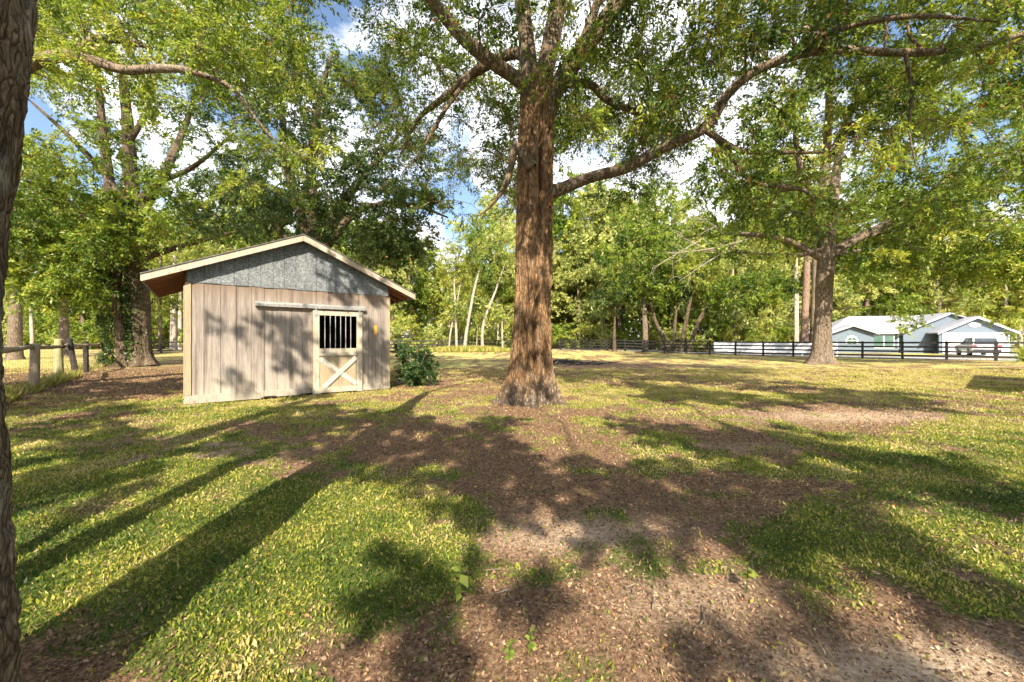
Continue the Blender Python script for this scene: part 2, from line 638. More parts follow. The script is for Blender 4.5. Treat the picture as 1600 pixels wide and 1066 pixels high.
# farther lawn: dry straw mixed with green
dry = ramp(nt, nf, [(0.28, (.26, .23, .075)), (0.5, (.46, .40, .15)), (0.72, (.64, .55, .28))])
geo = N(nt, 'ShaderNodeNewGeometry')
sp_ = N(nt, 'ShaderNodeSeparateXYZ')
nt.links.new(geo.outputs['Position'], sp_.inputs[0])
farf = N(nt, 'ShaderNodeMapRange', clamp=True)
farf.inputs[1].default_value = 5.0
farf.inputs[2].default_value = 14.0
nt.links.new(sp_.outputs[1], farf.inputs[0])
dryf = maths(nt, 'MULTIPLY', farf.outputs[0], ramp(nt, nb, [(0.30, (.45,) * 3), (0.6, (1, 1, 1))]))
grass = mixc(nt, dryf, grass_near, dry)
gm = maths(nt, 'ADD', vg.outputs['Fac'], maths(nt, 'MULTIPLY', maths(nt, 'SUBTRACT', nm, .5), 1.1))
gm = ramp(nt, gm, [(0.34, (0, 0, 0)), (0.56, (1, 1, 1))])
colr = mixc(nt, gm, brown, grass)
finish(nt, out, colr, 0.95, maths(nt, 'ADD', nf, nm), 0.9, 0.03, spec=0.1)
M['ground'] = m

V, Q, g_, s_ = ground_mesh()
go = obj_np('ground', V, [Q], M['ground'], attrs={'green': g_, 'sand': s_}, smooth=True)
tag(go, kind='structure')

# --- grass blades and fallen leaves
def blade_mat(name, stops, trans):
    m, nt, out = new_mat(name)
    a = N(nt, 'ShaderNodeAttribute', attribute_name='tint')
    c = ramp(nt, a.outputs['Fac'], stops)
    d = N(nt, 'ShaderNodeBsdfPrincipled')
    d.inputs['Roughness'].default_value = .55
    d.inputs['Specular IOR Level'].default_value = .25
    nt.links.new(c, d.inputs['Base Color'])
    t = N(nt, 'ShaderNodeBsdfTranslucent')
    nt.links.new(c, t.inputs[0])
    mx = N(nt, 'ShaderNodeMixShader')
    mx.inputs[0].default_value = trans
    nt.links.new(d.outputs[0], mx.inputs[1])
    nt.links.new(t.outputs[0], mx.inputs[2])
    nt.links.new(mx.outputs[0], out.inputs[0])
    return m


M['blade'] = blade_mat('blade', [(0, (.035, .070, .014)), (.30, (.095, .145, .018)), (.55, (.26, .285, .032)), (.8, (.44, .38, .09)), (1, (.52, .41, .20))], .35)
M['litter'] = blade_mat('litter', [(0, (.045, .028, .022)), (.25, (.12, .070, .046)), (.5, (.23, .135, .078)), (.8, (.40, .27, .155)), (.93, (.53, .40, .25)), (1, (.42, .19, .07))], .12)


def wedge(n, y0, y1, spread=1.42, power=1.0):
    """random ground points, density falling with distance"""
    u = rng.uniform(size=n)
    if power == 2:
        y = y0 + (y1 - y0) * u ** 1.25
    else:
        y = np.sqrt(y0 ** 2 + u * (y1 ** 2 - y0 ** 2))
    x = rng.uniform(-1, 1, n) * (spread * y + 1.9)
    return x, y


def in_shed(x, y):
    dx, dy = x + 7.16, y - 8.73
    s = dx * .788 + dy * .616
    t = -dx * .616 + dy * .788
    return (s > -.03) & (s < 4.6) & (t > -.02) & (t < 4.4)


def scatter(name, n, y0, y1, size, mat, which, label, power=1, hfac=.5, wid=.16, flatness=None, dryb=0.0):
    x, y = wedge(n, y0, y1, power=power)
    g = green(x, y)
    keep = rng.uniform(size=n) < (np.clip((g - .30) * 2.2, 0.03, 1) if which == 'green' else np.clip(1.1 - 1.1 * g, .16, 1) * (1 - .45 * sand(x, y)))
    keep &= ~in_shed(x, y)
    keep &= np.hypot(x - .32, y - 9.17) > .55
    x, y, g = x[keep], y[keep], g[keep]
    n = len(x)
    z = gz(x, y) + (fbm(x * 5 + 90, y * 5 + 90, 0, 51, 3) - .5) * 0.03 * np.clip(1 - np.hypot(x, y) / 20, 0, 1)
    b = np.stack([x, y, z], 1)
    d = rng.normal(size=(n, 3))
    d[:, 2] = np.abs(d[:, 2]) * hfac + (.12 if which == 'green' else .02)
    d = unit(d)
    sz = size * rng.uniform(.55, 1.25, n)
    if power == 2:
        sz = sz * (0.85 + 0.075 * y)
    sz = sz * np.clip(np.exp(rng.normal(size=n) * .25), .5, 1.45)
    V, Q = leaf_quads(b + np.array([0, 0, .004]), d, sz, wid * rng.uniform(.6, 1.9, (n, 1)), rng, up=.8)
    if which == 'green':
        cl = fbm(x * 1.7 + 3, y * 1.7 + 7, 0, 77, 3)
        t = .27 + 1.4 * (cl - .5) + dryb + .036 * y - .18 * (g - .6) + rng.normal(size=n) * .20
        t = np.where(rng.uniform(size=n) < .02 + .014 * y, .84, t)
    else:
        t = rng.beta(1.7, 2.0, n) * .9 + .12 * sand(x, y)
        t = np.where(rng.uniform(size=n) < .022, 1.0, np.minimum(t, .9))
    o = obj_np(name, V, [Q], M[mat], attrs={'tint': np.repeat(np.clip(t, 0, 1), 4)})
    tag(o, label, 'grass' if which == 'green' else 'leaf litter', kind='stuff')


scatter('grass', 1150000, .5, 20, .025, 'blade', 'green', 'short green lawn grass and creeping ground cover under the trees', power=2, hfac=1.5, wid=.12, dryb=.06)
scatter('fallen_leaves', 620000, .5, 20, .0195, 'litter', 'brown', 'dry brown fallen leaves scattered over the lawn', power=2, hfac=.42, wid=.19)

# ------------------------------------------------------------------ main tree
MT = np.array([.32, 9.17, 0.0])


def mt(px, py, dz=0.0):
    return at(px, py, 9.17 + dz)


T = Tree(3)
T.limb([(.40, 9.17, -.12), (.42, 9.17, .5), (.44, 9.17, 1.1), (.47, 9.17, 2.0), (.50, 9.17, 3.0), (.53, 9.17, 4.4), (.55, 9.17, 5.3), (.57, 9.17, 6.2), (.60, 9.17, 7.0), (.62, 9.2, 7.6)],
       [.45, .43, .405, .38, .37, .365, .365, .345, .34, .2], sides=240, step=.035, amp=.05, freq=13, flare=(.85, .42, 5, 1.9), aniso=.10, grooves=[(4.93, .105, .42), (5.62, .08, .30), (4.2, .08, .24), (3.5, .07, .10), (1.2, .1, .15)])
main_branches = []


def mlimb(P, R, sides=24, amp=.015):
    R = list(R)
    R[-1] = min(R[-1], .012)
    main_branches.append(T.limb(P, R, sides, .12, amp, 9, keep=False))


mlimb([mt(836, 190), mt(828, 120), mt(822, 60), mt(812, -30), mt(800, -140, -.5), mt(790, -260, -.8)], [.20, .19, .17, .15, .11, .05])
mlimb([mt(842, 190), mt(850, 120), mt(862, 60), mt(876, -20), mt(890, -130, .6), mt(900, -260, 1.2)], [.2, .2, .19, .17, .12, .05])
mlimb([mt(848, 195, -.05), mt(866, 145, -.15), mt(895, 100, -.3), mt(928, 55, -.4), mt(975, -5, -.6), mt(1060, -110, -1.2), mt(1150, -200, -2)], [.22, .2, .19, .18, .16, .10, .05])
mlimb([mt(892, 105, -.4), mt(912, 60, -.6), mt(935, 0, -.9), mt(960, -90, -1.5)], [.1, .09, .08, .04])
mlimb([mt(836, 160), mt(812, 128, -.2), mt(768, 96, -.5), mt(722, 58, -.8), mt(676, 2, -1.2), mt(620, -80, -2), mt(560, -140, -2.6)], [.16, .15, .14, .12, .10, .07, .03])
mlimb([mt(838, 110, .2), mt(808, 84, .3), mt(770, 98, .5), mt(735, 118, .8), mt(692, 154, 1.2), mt(652, 188, 1.8), mt(622, 250, 2.2)], [.13, .12, .11, .10, .08, .05, .02])
mlimb([mt(735, 118, .8), mt(700, 165, .6), mt(670, 215, .4), mt(640, 262, .4)], [.06, .045, .03, .012])
mlimb([mt(850, 302), mt(872, 297, -.1), mt(920, 278, -.3), mt(979, 262, -.6), mt(1036, 231, -.9), mt(1101, 200, -1.2), mt(1139, 146, -1.4), mt(1190, 106, -1.6), mt(1285, 79, -1.8), mt(1415, 83, -2.0), mt(1513, 75, -2.2), mt(1620, 48, -2.4), mt(1740, 20, -2.6)],
      [.20, .14, .115, .105, .10, .095, .08, .075, .065, .055, .05, .04, .02], 28, .015)
mlimb([mt(1101, 203, -1.2), mt(1132, 222, -1.2), mt(1171, 237, -1.2), mt(1297, 238, -1.1)], [.06, .05, .04, .015])
mlimb([mt(1112, 206, -1.2), mt(1140, 240, -1.1), mt(1178, 284, -1.0), mt(1262, 300, -.9), mt(1268, 340, -.8)], [.06, .05, .045, .03, .01])
mlimb([mt(858, 145, .1), mt(889, 131, .3), mt(925, 134, .4), mt(950, 157, .4), mt(996, 178, .2), mt(1026, 204, -.2), mt(1038, 230, -.8)], [.1, .09, .085, .075, .06, .05, .04])
mlimb([mt(832, 262, -.3), mt(806, 228, -.35), mt(801, 250, -.4), mt(789, 290, -.5), mt(770, 318, -.7), mt(752, 335, -.9)], [.14, .10, .075, .045, .025, .01], 12)
mlimb([mt(1415, 83, -2.0), mt(1425, 150, -2.1), mt(1420, 200, -2.1), mt(1432, 262, -2.2)], [.035, .025, .018, .008], 8, 0)
mlimb([mt(1285, 79, -1.8), mt(1300, 50, -2.2), mt(1420, 26, -2.8), mt(1560, 34, -3.2)], [.05, .045, .035, .02], 10, 0)

# crown clumps (a broad dome, thin where the photo shows sky)
def sees(c):
    return CX + F * c[:, 0] / c[:, 1], CY - F * (c[:, 2] - H) / c[:, 1]


def carve(C, holes, keepp=0.0):
    """leave real gaps between the leaf clumps"""
    c = C.copy()
    c[:, 1] = np.maximum(c[:, 1], .5)
    px, py = sees(c)
    k = np.ones(len(C), bool)
    for hx, hy, rx, ry in holes:
        k &= ((px - hx) / rx) ** 2 + ((py - hy) / ry) ** 2 > 1
    return C[k]


C = T.blob((1.4, 10.6, 11.0), (7.4, 7.0, 4.6), 520, .35)
C = C[C[:, 2] > 6.3]
C2 = np.vstack([T.blob((1.2, 14.5, 8.6), (6.5, 3.6, 2.2), 80, .2), T.blob((9.5, 9.0, 9.6), (4.5, 3.5, 2.2), 110, .2)])
CO = T.blob((4.2, 2.6, 10.6), (6.5, 2.4, 1.4), 60, .2)
CO = CO[CO[:, 2] > H + 1.05 * CO[:, 1]]
T.clumps(CO, R=.9, twigs=9, leaves=24, size=.16, wid=.24, tint0=.45)
C3 = []
for p in ([(900, 120), (960, 80), (1040, 120), (1090, 60), (1120, 250), (1160, 190), (1230, 180), (1230, 270), (1290, 60), (1300, 160),
           (1350, 120), (1400, 150), (1440, 120), (1410, 230), (1440, 270), (1380, 200), (1480, 40), (1530, 120), (1570, 60), (1590, 160), (1200, 60), (1180, 20), (1300, 10),
           (1260, 320), (1200, 310), (1150, 290), (1340, 40), (1420, 20), (1500, 180), (1560, 230), (1460, 190), (1340, 220), (1000, 130), (1060, 170), (950, 190),(1540, 20), (1590, 100), (1000, 60)]):
    for k in range(3):
        C3.append(at(p[0] + rng.normal() * 30, p[1] + rng.normal() * 24, 7.8 + rng.uniform(-1.4, 2.2)))
C4 = []
for p in ([(590, 20), (640, 60), (600, 120), (680, 120), (700, 180), (650, 200), (720, 230), (760, 160), (780, 40), (740, 20), (640, 260), (700, 260),
           (770, 250), (600, 180), (560, 150), (790, 200), (755, 300), (720, 320), (690, 40), (560, 80), (640, 150), (740, 200), (680, 230)]):
    for k in range(2):
        C4.append(at(p[0] + rng.normal() * 22, p[1] + rng.normal() * 20, 9.6 + rng.uniform(-1.5, 2.0)))
HOLES = [(905, 262, 55, 42), (540, 25, 45, 45), (730, 300, 30, 34), (555, 70, 40, 38), (640, 10, 25, 18)]
C = np.vstack([C, C2])
near_ = C[:, 1] < 9.9
C = np.vstack([C[~near_], carve(C[near_], [(860, 90, 75, 120), (740, 80, 50, 60), (1000, 240, 150, 50), (930, 30, 60, 60), (1160, 130, 60, 50)])])
C = carve(C, HOLES + [(700, 200, 70, 60)])
T.clumps(C, R=.9, twigs=12, leaves=31, size=.11, wid=.20, tint0=.48, tvar=.24)
T.clumps(carve(np.array(C3), HOLES), R=.62, twigs=12, leaves=28, size=.10, wid=.18, tint0=.5, tvar=.2, droop=.5)
T.clumps(carve(np.array(C4), HOLES), R=.62, twigs=8, leaves=26, size=.08, wid=.2, tint0=.26, tvar=.14)
main = T.build('oak_tree', MT, 'tall oak in the middle of the lawn, thick furrowed orange-brown trunk flaring at its foot', 'bark_main', 'leaf_main')
for v, q in main_branches:
    obj_np('branch', v - MT, [q], M['bark_limb'], main, smooth=True)

# ------------------------------------------------------------------ trees beside and behind the camera
SD = np.array([SUN_DX, 1.0])


def back(gx, gy, h, z0=0.0):
    """where something at height h must hang to shade the ground point"""
    k = (h - z0) / math.tan(SUN_EL)
    return np.array([gx - SUN_DX * k, gy - k, h])


def inpoly(px, py, poly):
    r = np.zeros(len(px), bool)
    n = len(poly)
    for i in range(n):
        x0, y0 = poly[i]
        x1, y1 = poly[(i + 1) % n]
        c = ((y0 > py) != (y1 > py)) & (px < (x1 - x0) * (py - y0) / (y1 - y0 + 1e-9) + x0)
        r ^= c
    return r


SHADE = [
    [(1000, 655), (1180, 668), (1500, 690), (1600, 700), (1640, 1000), (1400, 930), (1180, 880), (1060, 845), (1000, 790), (900, 745), (860, 690)],
    [(640, 668), (860, 650), (1000, 760), (980, 800), (800, 806), (700, 850), (650, 890), (560, 930), (600, 860), (640, 800), (600, 720)],
    [(520, 960), (640, 880), (730, 880), (720, 1000), (740, 1100), (400, 1100)],
    [(1150, 925), (1230, 930), (1330, 1040), (1300, 1100), (1230, 1100)],
    [(960, 895), (1080, 885), (1090, 930), (1000, 935)],
    [(480, 700), (600, 668), (640, 690), (560, 740)],
    [(1000, 598), (1400, 612), (1520, 640), (1400, 645), (1000, 625)],
    [(680, 562), (860, 560), (1000, 575), (1250, 580), (1250, 600), (880, 590), (650, 590)],
    [(0, 590), (290, 580), (290, 610), (0, 650)],
    [(0, 775), (180, 745), (190, 790), (0, 830)],
    [(350, 690), (460, 672), (560, 640), (480, 640), (330, 668)],
]
LIGHT = [(900, 842, 180, 52), (860, 960, 110, 45), (740, 765, 45, 12), (690, 790, 40, 12), (1080, 715, 70, 12), (1200, 745, 60, 12), (1380, 710, 50, 8), (1180, 855, 60, 15),
         (1440, 780, 70, 12), (1520, 870, 60, 14), (650, 870, 24, 18), (1130, 670, 90, 7), (1040, 655, 60, 7), (1560, 700, 60, 8), (1480, 960, 80, 20)]
xx, yy = np.meshgrid(np.arange(-22, 24, .55), np.arange(1.4, 34, .8))
xx = xx.ravel() + rng.uniform(-.25, .25, xx.size)
yy = yy.ravel() + rng.uniform(-.35, .35, yy.size)
px, py = CX + F * xx / yy, CY + F * H / yy
sel = np.zeros(len(px), bool)
for poly in SHADE:
    sel |= inpoly(px, py, poly)
for lx, ly, rx, ry in LIGHT:
    sel &= ((px - lx) / rx) ** 2 + ((py - ly) / ry) ** 2 > 1
sel &= ~((fbm(xx * .9 + 30, yy * .55 + 30, 0, 91, 3) > .575) & (yy > 2.6) & (xx > -2))
gx, gy = xx[sel], yy[sel]
hh = 6.2 + 2.6 * vnoise(gx * .5 + 7, gy * .5 + 7, 0, 5) + rng.uniform(-.3, .3, len(gx))
SH = np.array([back(a, b, h) for a, b, h in zip(gx, gy, hh)])
SH = SH[SH[:, 1] < 4.5]
# shade that falls on the shed front
WALL = []
for s, z, n in [(.9, 1.6, 1), (1.5, 1.9, 2), (2.0, 1.5, 2), (2.3, 1.0, 1), (.9, .5, 1), (4.2, 1.6, 3), (4.3, .9, 3), (4.15, .4, 2), (4.0, 1.2, 2), (2.2, 1.7, 1), (1.7, 1.2, 1), (2.4, .5, 1), (3.9, 2.9, 3), (3.3, 3.0, 2), (3.5, 2.55, 1), (1.9, .4, 1), (4.3, 2.6, 1), (3.3, 1.4, 1), (3.0, .9, 1), (3.6, .6, 1)]:
    for k in range(n):
        WALL.append(back(-7.16 + .788 * s + rng.normal() * .12, 8.73 + .616 * s, 9.6 + rng.uniform(-.8, .8), z + rng.normal() * .1))
for z, dx in [(.2, -.3), (.3, .2), (.9, -.2), (1.2, .25), (1.7, -.1), (2.3, .3), (2.7, .25), (3.5, -.3), (3.7, .2), (5.6, .1), (2.0, -.35)]:
    WALL.append(back(.42 + dx, 8.8, 8.6 + rng.uniform(-.4, .4), z))
WALL = np.array(WALL)

hosts = {}
spec = [
    ('edge', (-1.995, 1.20), .33), ('left', (-4.45, .3), .36), ('slim', (-2.85, -.4), .13),
    ('right', (4.5, -4.2), .36), ('farright', (12.5, -3.5), .34), ('backleft', (-11, -1.5), .34)]
hx = np.array([s[1] for s in spec])
use = [0, 1, 3, 4, 5]
allc = np.vstack([SH, WALL])
small = np.concatenate([np.zeros(len(SH), bool), np.ones(len(WALL), bool)])
own = np.array([use[int(np.argmin([np.hypot(*(c[:2] - hx[u])) for u in use]))] for c in allc])
LB = {
    'edge': 'rough grey-brown trunk with deeply cracked bark cut off by the left edge of the photo',
    'left': 'tree out of view left of the camera casting a wide trunk shadow on the lawn',
    'slim': 'slender forked tree out of view whose thin shadow streaks cross the lawn at left',
    'right': 'leafy tree standing out of view behind the camera shading the middle of the lawn',
    'farright': 'leafy tree standing out of view at far right shading the right side of the lawn',
    'backleft': 'leafy tree standing out of view behind the fence at far left'}
for i, (nm_, (bx, by), r) in enumerate(spec):
    T = Tree(40 + i)
    b = np.array([bx, by, -.1])
    if nm_ == 'edge':
        T.limb([b + (-.04, 0, 0), b + (0, 0, .5), b + (.01, 0, 1.2), b + (.03, 0, 1.9), b + (.10, .04, 2.7), b + (.16, 0, 4), b + (.1, -.1, 6), b + (.2, -.4, 8)],
               [.29, .27, .26, .26, .25, .22, .16, .08], sides=320, step=.014, amp=.034, freq=30, flare=(.25, .2, 5, .4), aniso=.22)
        T.limb([b + (.1, 0, 4), b + (.9, -1.2, 5.3), b + (1.6, -3, 6.4)], [.12, .09, .04])
        T.limb([b + (.1, 0, 4.6), b + (-1.2, -1.5, 5.8), b + (-2.2, -3, 6.6)], [.11, .08, .04])
    elif nm_ == 'slim':
        T.limb([b, b + (0, 0, 2.0), b + (-.05, 0, 3.6), b + (-.02, .3, 5.4)], [.15, .13, .12, .07], amp=.01)
        T.limb([b + (0, 0, 1.7), b + (-.26, 0, 2.3), b + (-.5, .1, 3.1)], [.085, .08, .06])
    else:
        T.limb([b, b + (0, 0, .7), b + (.05, 0, 3), b + (0, -.2, 5), b + (.1, -.6, 8)], [r * 1.3, r, r * .85, r * .6, r * .25], sides=24, amp=.02, flare=(.5, .4, 5, 1))
        for a in range(5):
            q = a * 1.257 + i if nm_ != 'left' else math.pi * (1.05 + .2 * a)
            T.limb([b + (0, 0, 3.4), b + (math.cos(q) * 1.4, math.sin(q) * 1.4, 4.9), b + (math.cos(q) * 3.4, math.sin(q) * 3.4, 6.4)], [r * .45, r * .35, .04])
    cc = allc[(own == i) & ~small]
    cw = allc[(own == i) & small]
    if nm_ == 'slim':
        cc = np.array([b + (0, -.2, 6.0), b + (.3, -.6, 6.5), b + (-.4, -.5, 6.3)])
    if nm_ == 'left':
        tips = np.array([b + (math.cos(math.pi * (1.05 + .2 * a)) * 3.3, math.sin(math.pi * (1.05 + .2 * a)) * 3.3, 6.4) for a in range(5)])
        cc = np.vstack([cc, tips, tips + (.4, -.5, .4), tips + (-.5, .3, .3), [b + (0, -.6, 8.1)], [b + (.4, -.9, 7.4)]])
    if len(cc):
        T.clumps(cc, R=.56, twigs=9, leaves=20, size=.26, wid=.24, tint0=.4, droop=.1, branch_r=.014)
    if len(cw):
        T.clumps(cw, R=.34, twigs=9, leaves=14, size=.14, wid=.25, tint0=.4, droop=.1, branch_r=.006)
    T.build('oak_tree' if nm_ != 'slim' else 'young_tree', b, LB[nm_], 'bark_edge' if nm_ == 'edge' else 'bark_dark', 'leaf_main')

# ------------------------------------------------------------------ the leaning limb tree at upper left (trunk out of frame)
T = Tree(71)
b = np.array([-14.6, 9.2, -.1])
T.limb([b, b + (0, 0, 1), b + (.2, 0, 4), b + (.8, 0, 6.2), b + (1.5, 0, 8.5), b + (1.6, .4, 12)], [.65, .5, .42, .38, .3, .1], 30, amp=.03, flare=(.5, .4, 5, 0))
T.limb([b + (.8, 0, 6.2), at(20, 118, 9.3), at(60, 96, 9.2), at(110, 87, 9.1), at(169, 103, 9.0), at(200, 110, 9.0), at(255, 107, 9), at(300, 112, 9), at(360, 137, 9.2), at(400, 187, 9.5), at(437, 225, 9.8), at(500, 256, 10.5)],
       [.20, .14, .12, .105, .09, .08, .07, .062, .05, .04, .03, .01], 20, .15, .02)
T.limb([at(110, 87, 9.1), at(150, 60, 9.4), at(220, 70, 9.8), at(235, 76, 9.9)], [.1, .09, .06, .03], 10)
T.limb([b + (1.4, 0, 8), at(60, -60, 9), at(200, -90, 8.5), at(340, -60, 8.5)], [.2, .15, .1, .04], 10)
C = []
for q in range(150):
    C.append(at(rng.uniform(20, 480), rng.uniform(-60, 95), rng.uniform(8.2, 12.5)))
for q in range(40):
    C.append(at(rng.uniform(40, 470), rng.uniform(90, 240), rng.uniform(8.8, 11)))
for q in range(26):
    C.append(at(rng.uniform(330, 520), rng.uniform(60, 330), rng.uniform(9.5, 12)))
C = carve(np.array(C), [(545, 30, 45, 60), (300, 190, 60, 40), (170, 150, 40, 30)])
T.clumps(C, R=.7, twigs=8, leaves=34, size=.10, wid=.18, tint0=.55, tvar=.2)
T.build('oak_tree', b, 'oak whose long bare limb and light green leaves reach across the top left corner', 'bark_tan', 'leaf_left')

# ------------------------------------------------------------------ big left tree with ivy
T = Tree(81)
b = np.array([-20.9, 22.0, -.05])
p22 = lambda x, y, d=0: at(x, y, 22 + d)
T.limb([p22(219, 573), p22(217, 555), p22(216, 520), p22(214, 450), p22(210, 380), p22(205, 330), p22(203, 280), p22(200, 200), p22(190, 100)], [.62, .56, .52, .50, .48, .42, .32, .26, .15], 60, .12, .05, 6, (.35, .4, 5, .3))
T.limb([p22(193, 582, -.5), p22(192, 560, -.5), p22(190, 520, -.5), p22(182, 450, -.5), p22(180, 390, -.3), p22(172, 300, 0), p22(160, 200, 0), p22(150, 90, 0)], [.32, .28, .26, .25, .24, .21, .17, .1], 40, .15, .04, 6, (.4, .3, 4, 1))
for P, R in [([(208, 360), (228, 320), (255, 275), (290, 195), (310, 130)], [.3, .26, .22, .16, .08]),
             ([(205, 330), (240, 290), (300, 262), (370, 205)], [.2, .16, .12, .05]),
             ([(214, 410), (250, 395), (330, 372), (400, 356)], [.2, .16, .12, .05]),
             ([(212, 400), (160, 392), (90, 388), (20, 382)], [.2, .16, .12, .06]),
             ([(206, 340), (170, 280), (110, 215), (50, 160)], [.2, .17, .12, .06]),
             ([(180, 420), (140, 350), (90, 300), (30, 280)], [.14, .12, .09, .05]),
             ([(185, 250), (230, 170), (250, 80), (260, -20)], [.16, .13, .1, .05]),
             ([(182, 470), (150, 430), (110, 440), (70, 450)], [.08, .07, .05, .02])]:
    T.limb([p22(x, y, rng.uniform(-2, 2) if k > 1 else 0) for k, (x, y) in enumerate(P)], R, 10)
C = np.vstack([T.blob((-20, 21.5, 14), (11, 8, 7.5), 330, .45), T.blob((-24, 20, 7.0), (5.5, 4, 2.2), 75, .2),
               T.blob((-15, 21, 8.0), (3.5, 4, 2.2), 34, .2), T.blob((-22.0, 19.6, 5.0), (2.6, 1.2, 2.2), 44, .2)])
C = carve(C, [(265, 190, 26, 22), (345, 205, 40, 34), (190, 150, 20, 22), (130, 210, 20, 18), (440, 60, 20, 20)])
T.clumps(C, R=1.05, twigs=11, leaves=26, size=.19, wid=.2, tint0=.45, tvar=.22, twig_geo=True)
rt = T.build('oak_tree', b, 'huge twin-trunked tree behind the rail fence left of the barn, ivy climbing its dark trunks', 'bark_dark', 'leaf_left')
# ivy
n = 9000
zz = rng.uniform(0.3, 9, n) ** 1.0
which = rng.uniform(size=n) < .6
cx_ = np.where(which, -20.75 - .05 * zz * .5, -21.7 - .03 * zz)
cy_ = np.where(which, 22.0, 21.4)
rr_ = np.where(which, .56 - .01 * zz, .30)
q = rng.uniform(math.pi, 2 * math.pi, n)
pos = np.stack([cx_ + np.cos(q) * rr_ * 1.05, cy_ + np.sin(q) * rr_ * 1.05, zz], 1) + rng.normal(size=(n, 3)) * .07
den = vnoise(pos[:, 0] * 1.6, pos[:, 2] * .8, 0, 3) + .04 * zz
pos = pos[den > .46]
n = len(pos)
Vq, Qq = leaf_quads(pos, unit(rng.normal(size=(n, 3)) + (0, -.5, -.3)), np.full(n, .15), .35, rng)
obj_np('ivy', Vq - b, [Qq], M['leaf_dark'], rt, attrs={'tint': np.repeat(np.clip(rng.normal(.4, .2, n), 0, .9), 4)})

# ------------------------------------------------------------------ tree behind the barn
T = Tree(91)
b = np.array([-9.6, 19.0, 0])
p19 = lambda x, y, d=0: at(x, y, 19 + d)
T.limb([b, b + (0, 0, 2), b + (.1, 0, 4)], [.6, .5, .45], 24, .3, .04, 6, (.4, .5, 5, 0))
for P, R in [([(487, 448), (470, 340), (446, 240), (440, 140)], [.3, .25, .2, .08]),
             ([(487, 448), (490, 340), (486, 250), (500, 150), (520, 80)], [.34, .28, .22, .14, .05]),
             ([(487, 448), (520, 350), (556, 290), (600, 240), (630, 200)], [.3, .25, .18, .12, .05]),
             ([(500, 400), (560, 330), (640, 320), (700, 340)], [.2, .15, .1, .04]),
             ([(480, 420), (420, 340), (370, 300)], [.2, .14, .05])]:
    T.limb([p19(x, y, rng.uniform(-2, 1.5) if k > 1 else 0) for k, (x, y) in enumerate(P)], R, 10)
C = np.vstack([T.blob((-8.6, 18.5, 10.4), (5.6, 5.0, 5.0), 190, .4), T.blob((-5.4, 16.5, 6.6), (2.7, 2.4, 2.0), 55, .2), T.blob((-4.5, 15.6, 4.8), (.9, 1.0, 1.0), 9, .2),
               T.blob((-10.5, 16.5, 6.6), (2.6, 2.5, 1.2), 22, .2), T.blob((-8.5, 16, 13.5), (4.5, 4, 3), 60, .2)])
C = carve(C, [(535, 45, 75, 62), (345, 205, 36, 30), (720, 300, 30, 30), (600, 40, 60, 50), (370, 376, 46, 8), (700, 440, 16, 60)])
T.clumps(C, R=.9, twigs=9, leaves=36, size=.15, wid=.2, tint0=.42, tvar=.2, twig_geo=True)
T.build('oak_tree', b, 'dense dark-leaved tree rising directly behind the barn roof', 'bark_dark', 'leaf_dark')

# ------------------------------------------------------------------ right big tree
T = Tree(101)
b = np.array([19.3, 24.6, 0])
p25 = lambda x, y, d=0: at(x, y, 24.6 + d)
T.limb([p25(1282, 571), p25(1283, 555), p25(1284, 520), p25(1286, 470), p25(1288, 430), p25(1291, 390), p25(1296, 330)], [.50, .47, .44, .42, .44, .42, .30], 90, .08, .05, 7, (.75, .4, 5, 2))
for P, R in [([(1288, 430), (1300, 330), (1312, 240), (1335, 160), (1370, 100)], [.36, .3, .22, .15, .07]),
             ([(1289, 420), (1285, 320), (1292, 230), (1296, 140), (1290, 60)], [.34, .3, .24, .18, .08]),
             ([(1300, 240), (1322, 190), (1350, 150)], [.2, .15, .06]),
             ([(1292, 400), (1340, 372), (1400, 345), (1450, 328), (1540, 305), (1640, 285)], [.32, .28, .22, .18, .14, .06]),
             ([(1430, 340), (1500, 280), (1560, 225), (1620, 180)], [.16, .13, .1, .05]),
             ([(1285, 405), (1240, 380), (1190, 368), (1120, 366), (1060, 372)], [.24, .18, .14, .1, .05]),
             ([(1286, 390), (1240, 400), (1180, 396), (1110, 392)], [.16, .13, .09, .04]),
             ([(1290, 350), (1250, 260), (1240, 180), (1220, 120)], [.22, .18, .12, .05]),
             ([(1290, 400), (1360, 390), (1420, 395), (1475, 412)], [.12, .1, .07, .03]),
             ([(1340, 372), (1420, 356), (1500, 346), (1600, 344)], [.12, .1, .08, .04])]:
    T.limb([p25(x, y, rng.uniform(-2.5, 1.5) if k > 1 else 0) for k, (x, y) in enumerate(P)], R, 10)
C = np.vstack([T.blob((22.0, 24, 12.0), (11, 8, 5.2), 330, .4), T.blob((25, 22.5, 7.6), (8.5, 4.5, 2.4), 190, .2),
               T.blob((15.0, 23.5, 8.4), (4.8, 4, 2.4), 90, .2), T.blob((27.5, 21, 5.2), (4.5, 2.5, 1.0), 34, .2), T.blob((19.5, 23.2, 5.3), (2.2, 1.6, .9), 14, .1)])
px_, py_ = sees(C)
C = C[(py_ < 470)]
nf_ = C[:, 1] < 25
C = np.vstack([C[~nf_], carve(C[nf_], [(1292, 400, 42, 75), (1302, 220, 50, 95), (1370, 365, 60, 24), (1210, 372, 60, 20)])])
C = carve(C, [(1330, 190, 50, 55), (1180, 380, 40, 16), (1560, 320, 34, 24), (1130, 330, 26, 22), (1215, 330, 24, 22), (1540, 200, 40, 26), (1400, 165, 30, 24), (1405, 500, 26, 26)])
T.clumps(C, R=1.05, twigs=11, leaves=26, size=.20, wid=.19, tint0=.5, tvar=.22)
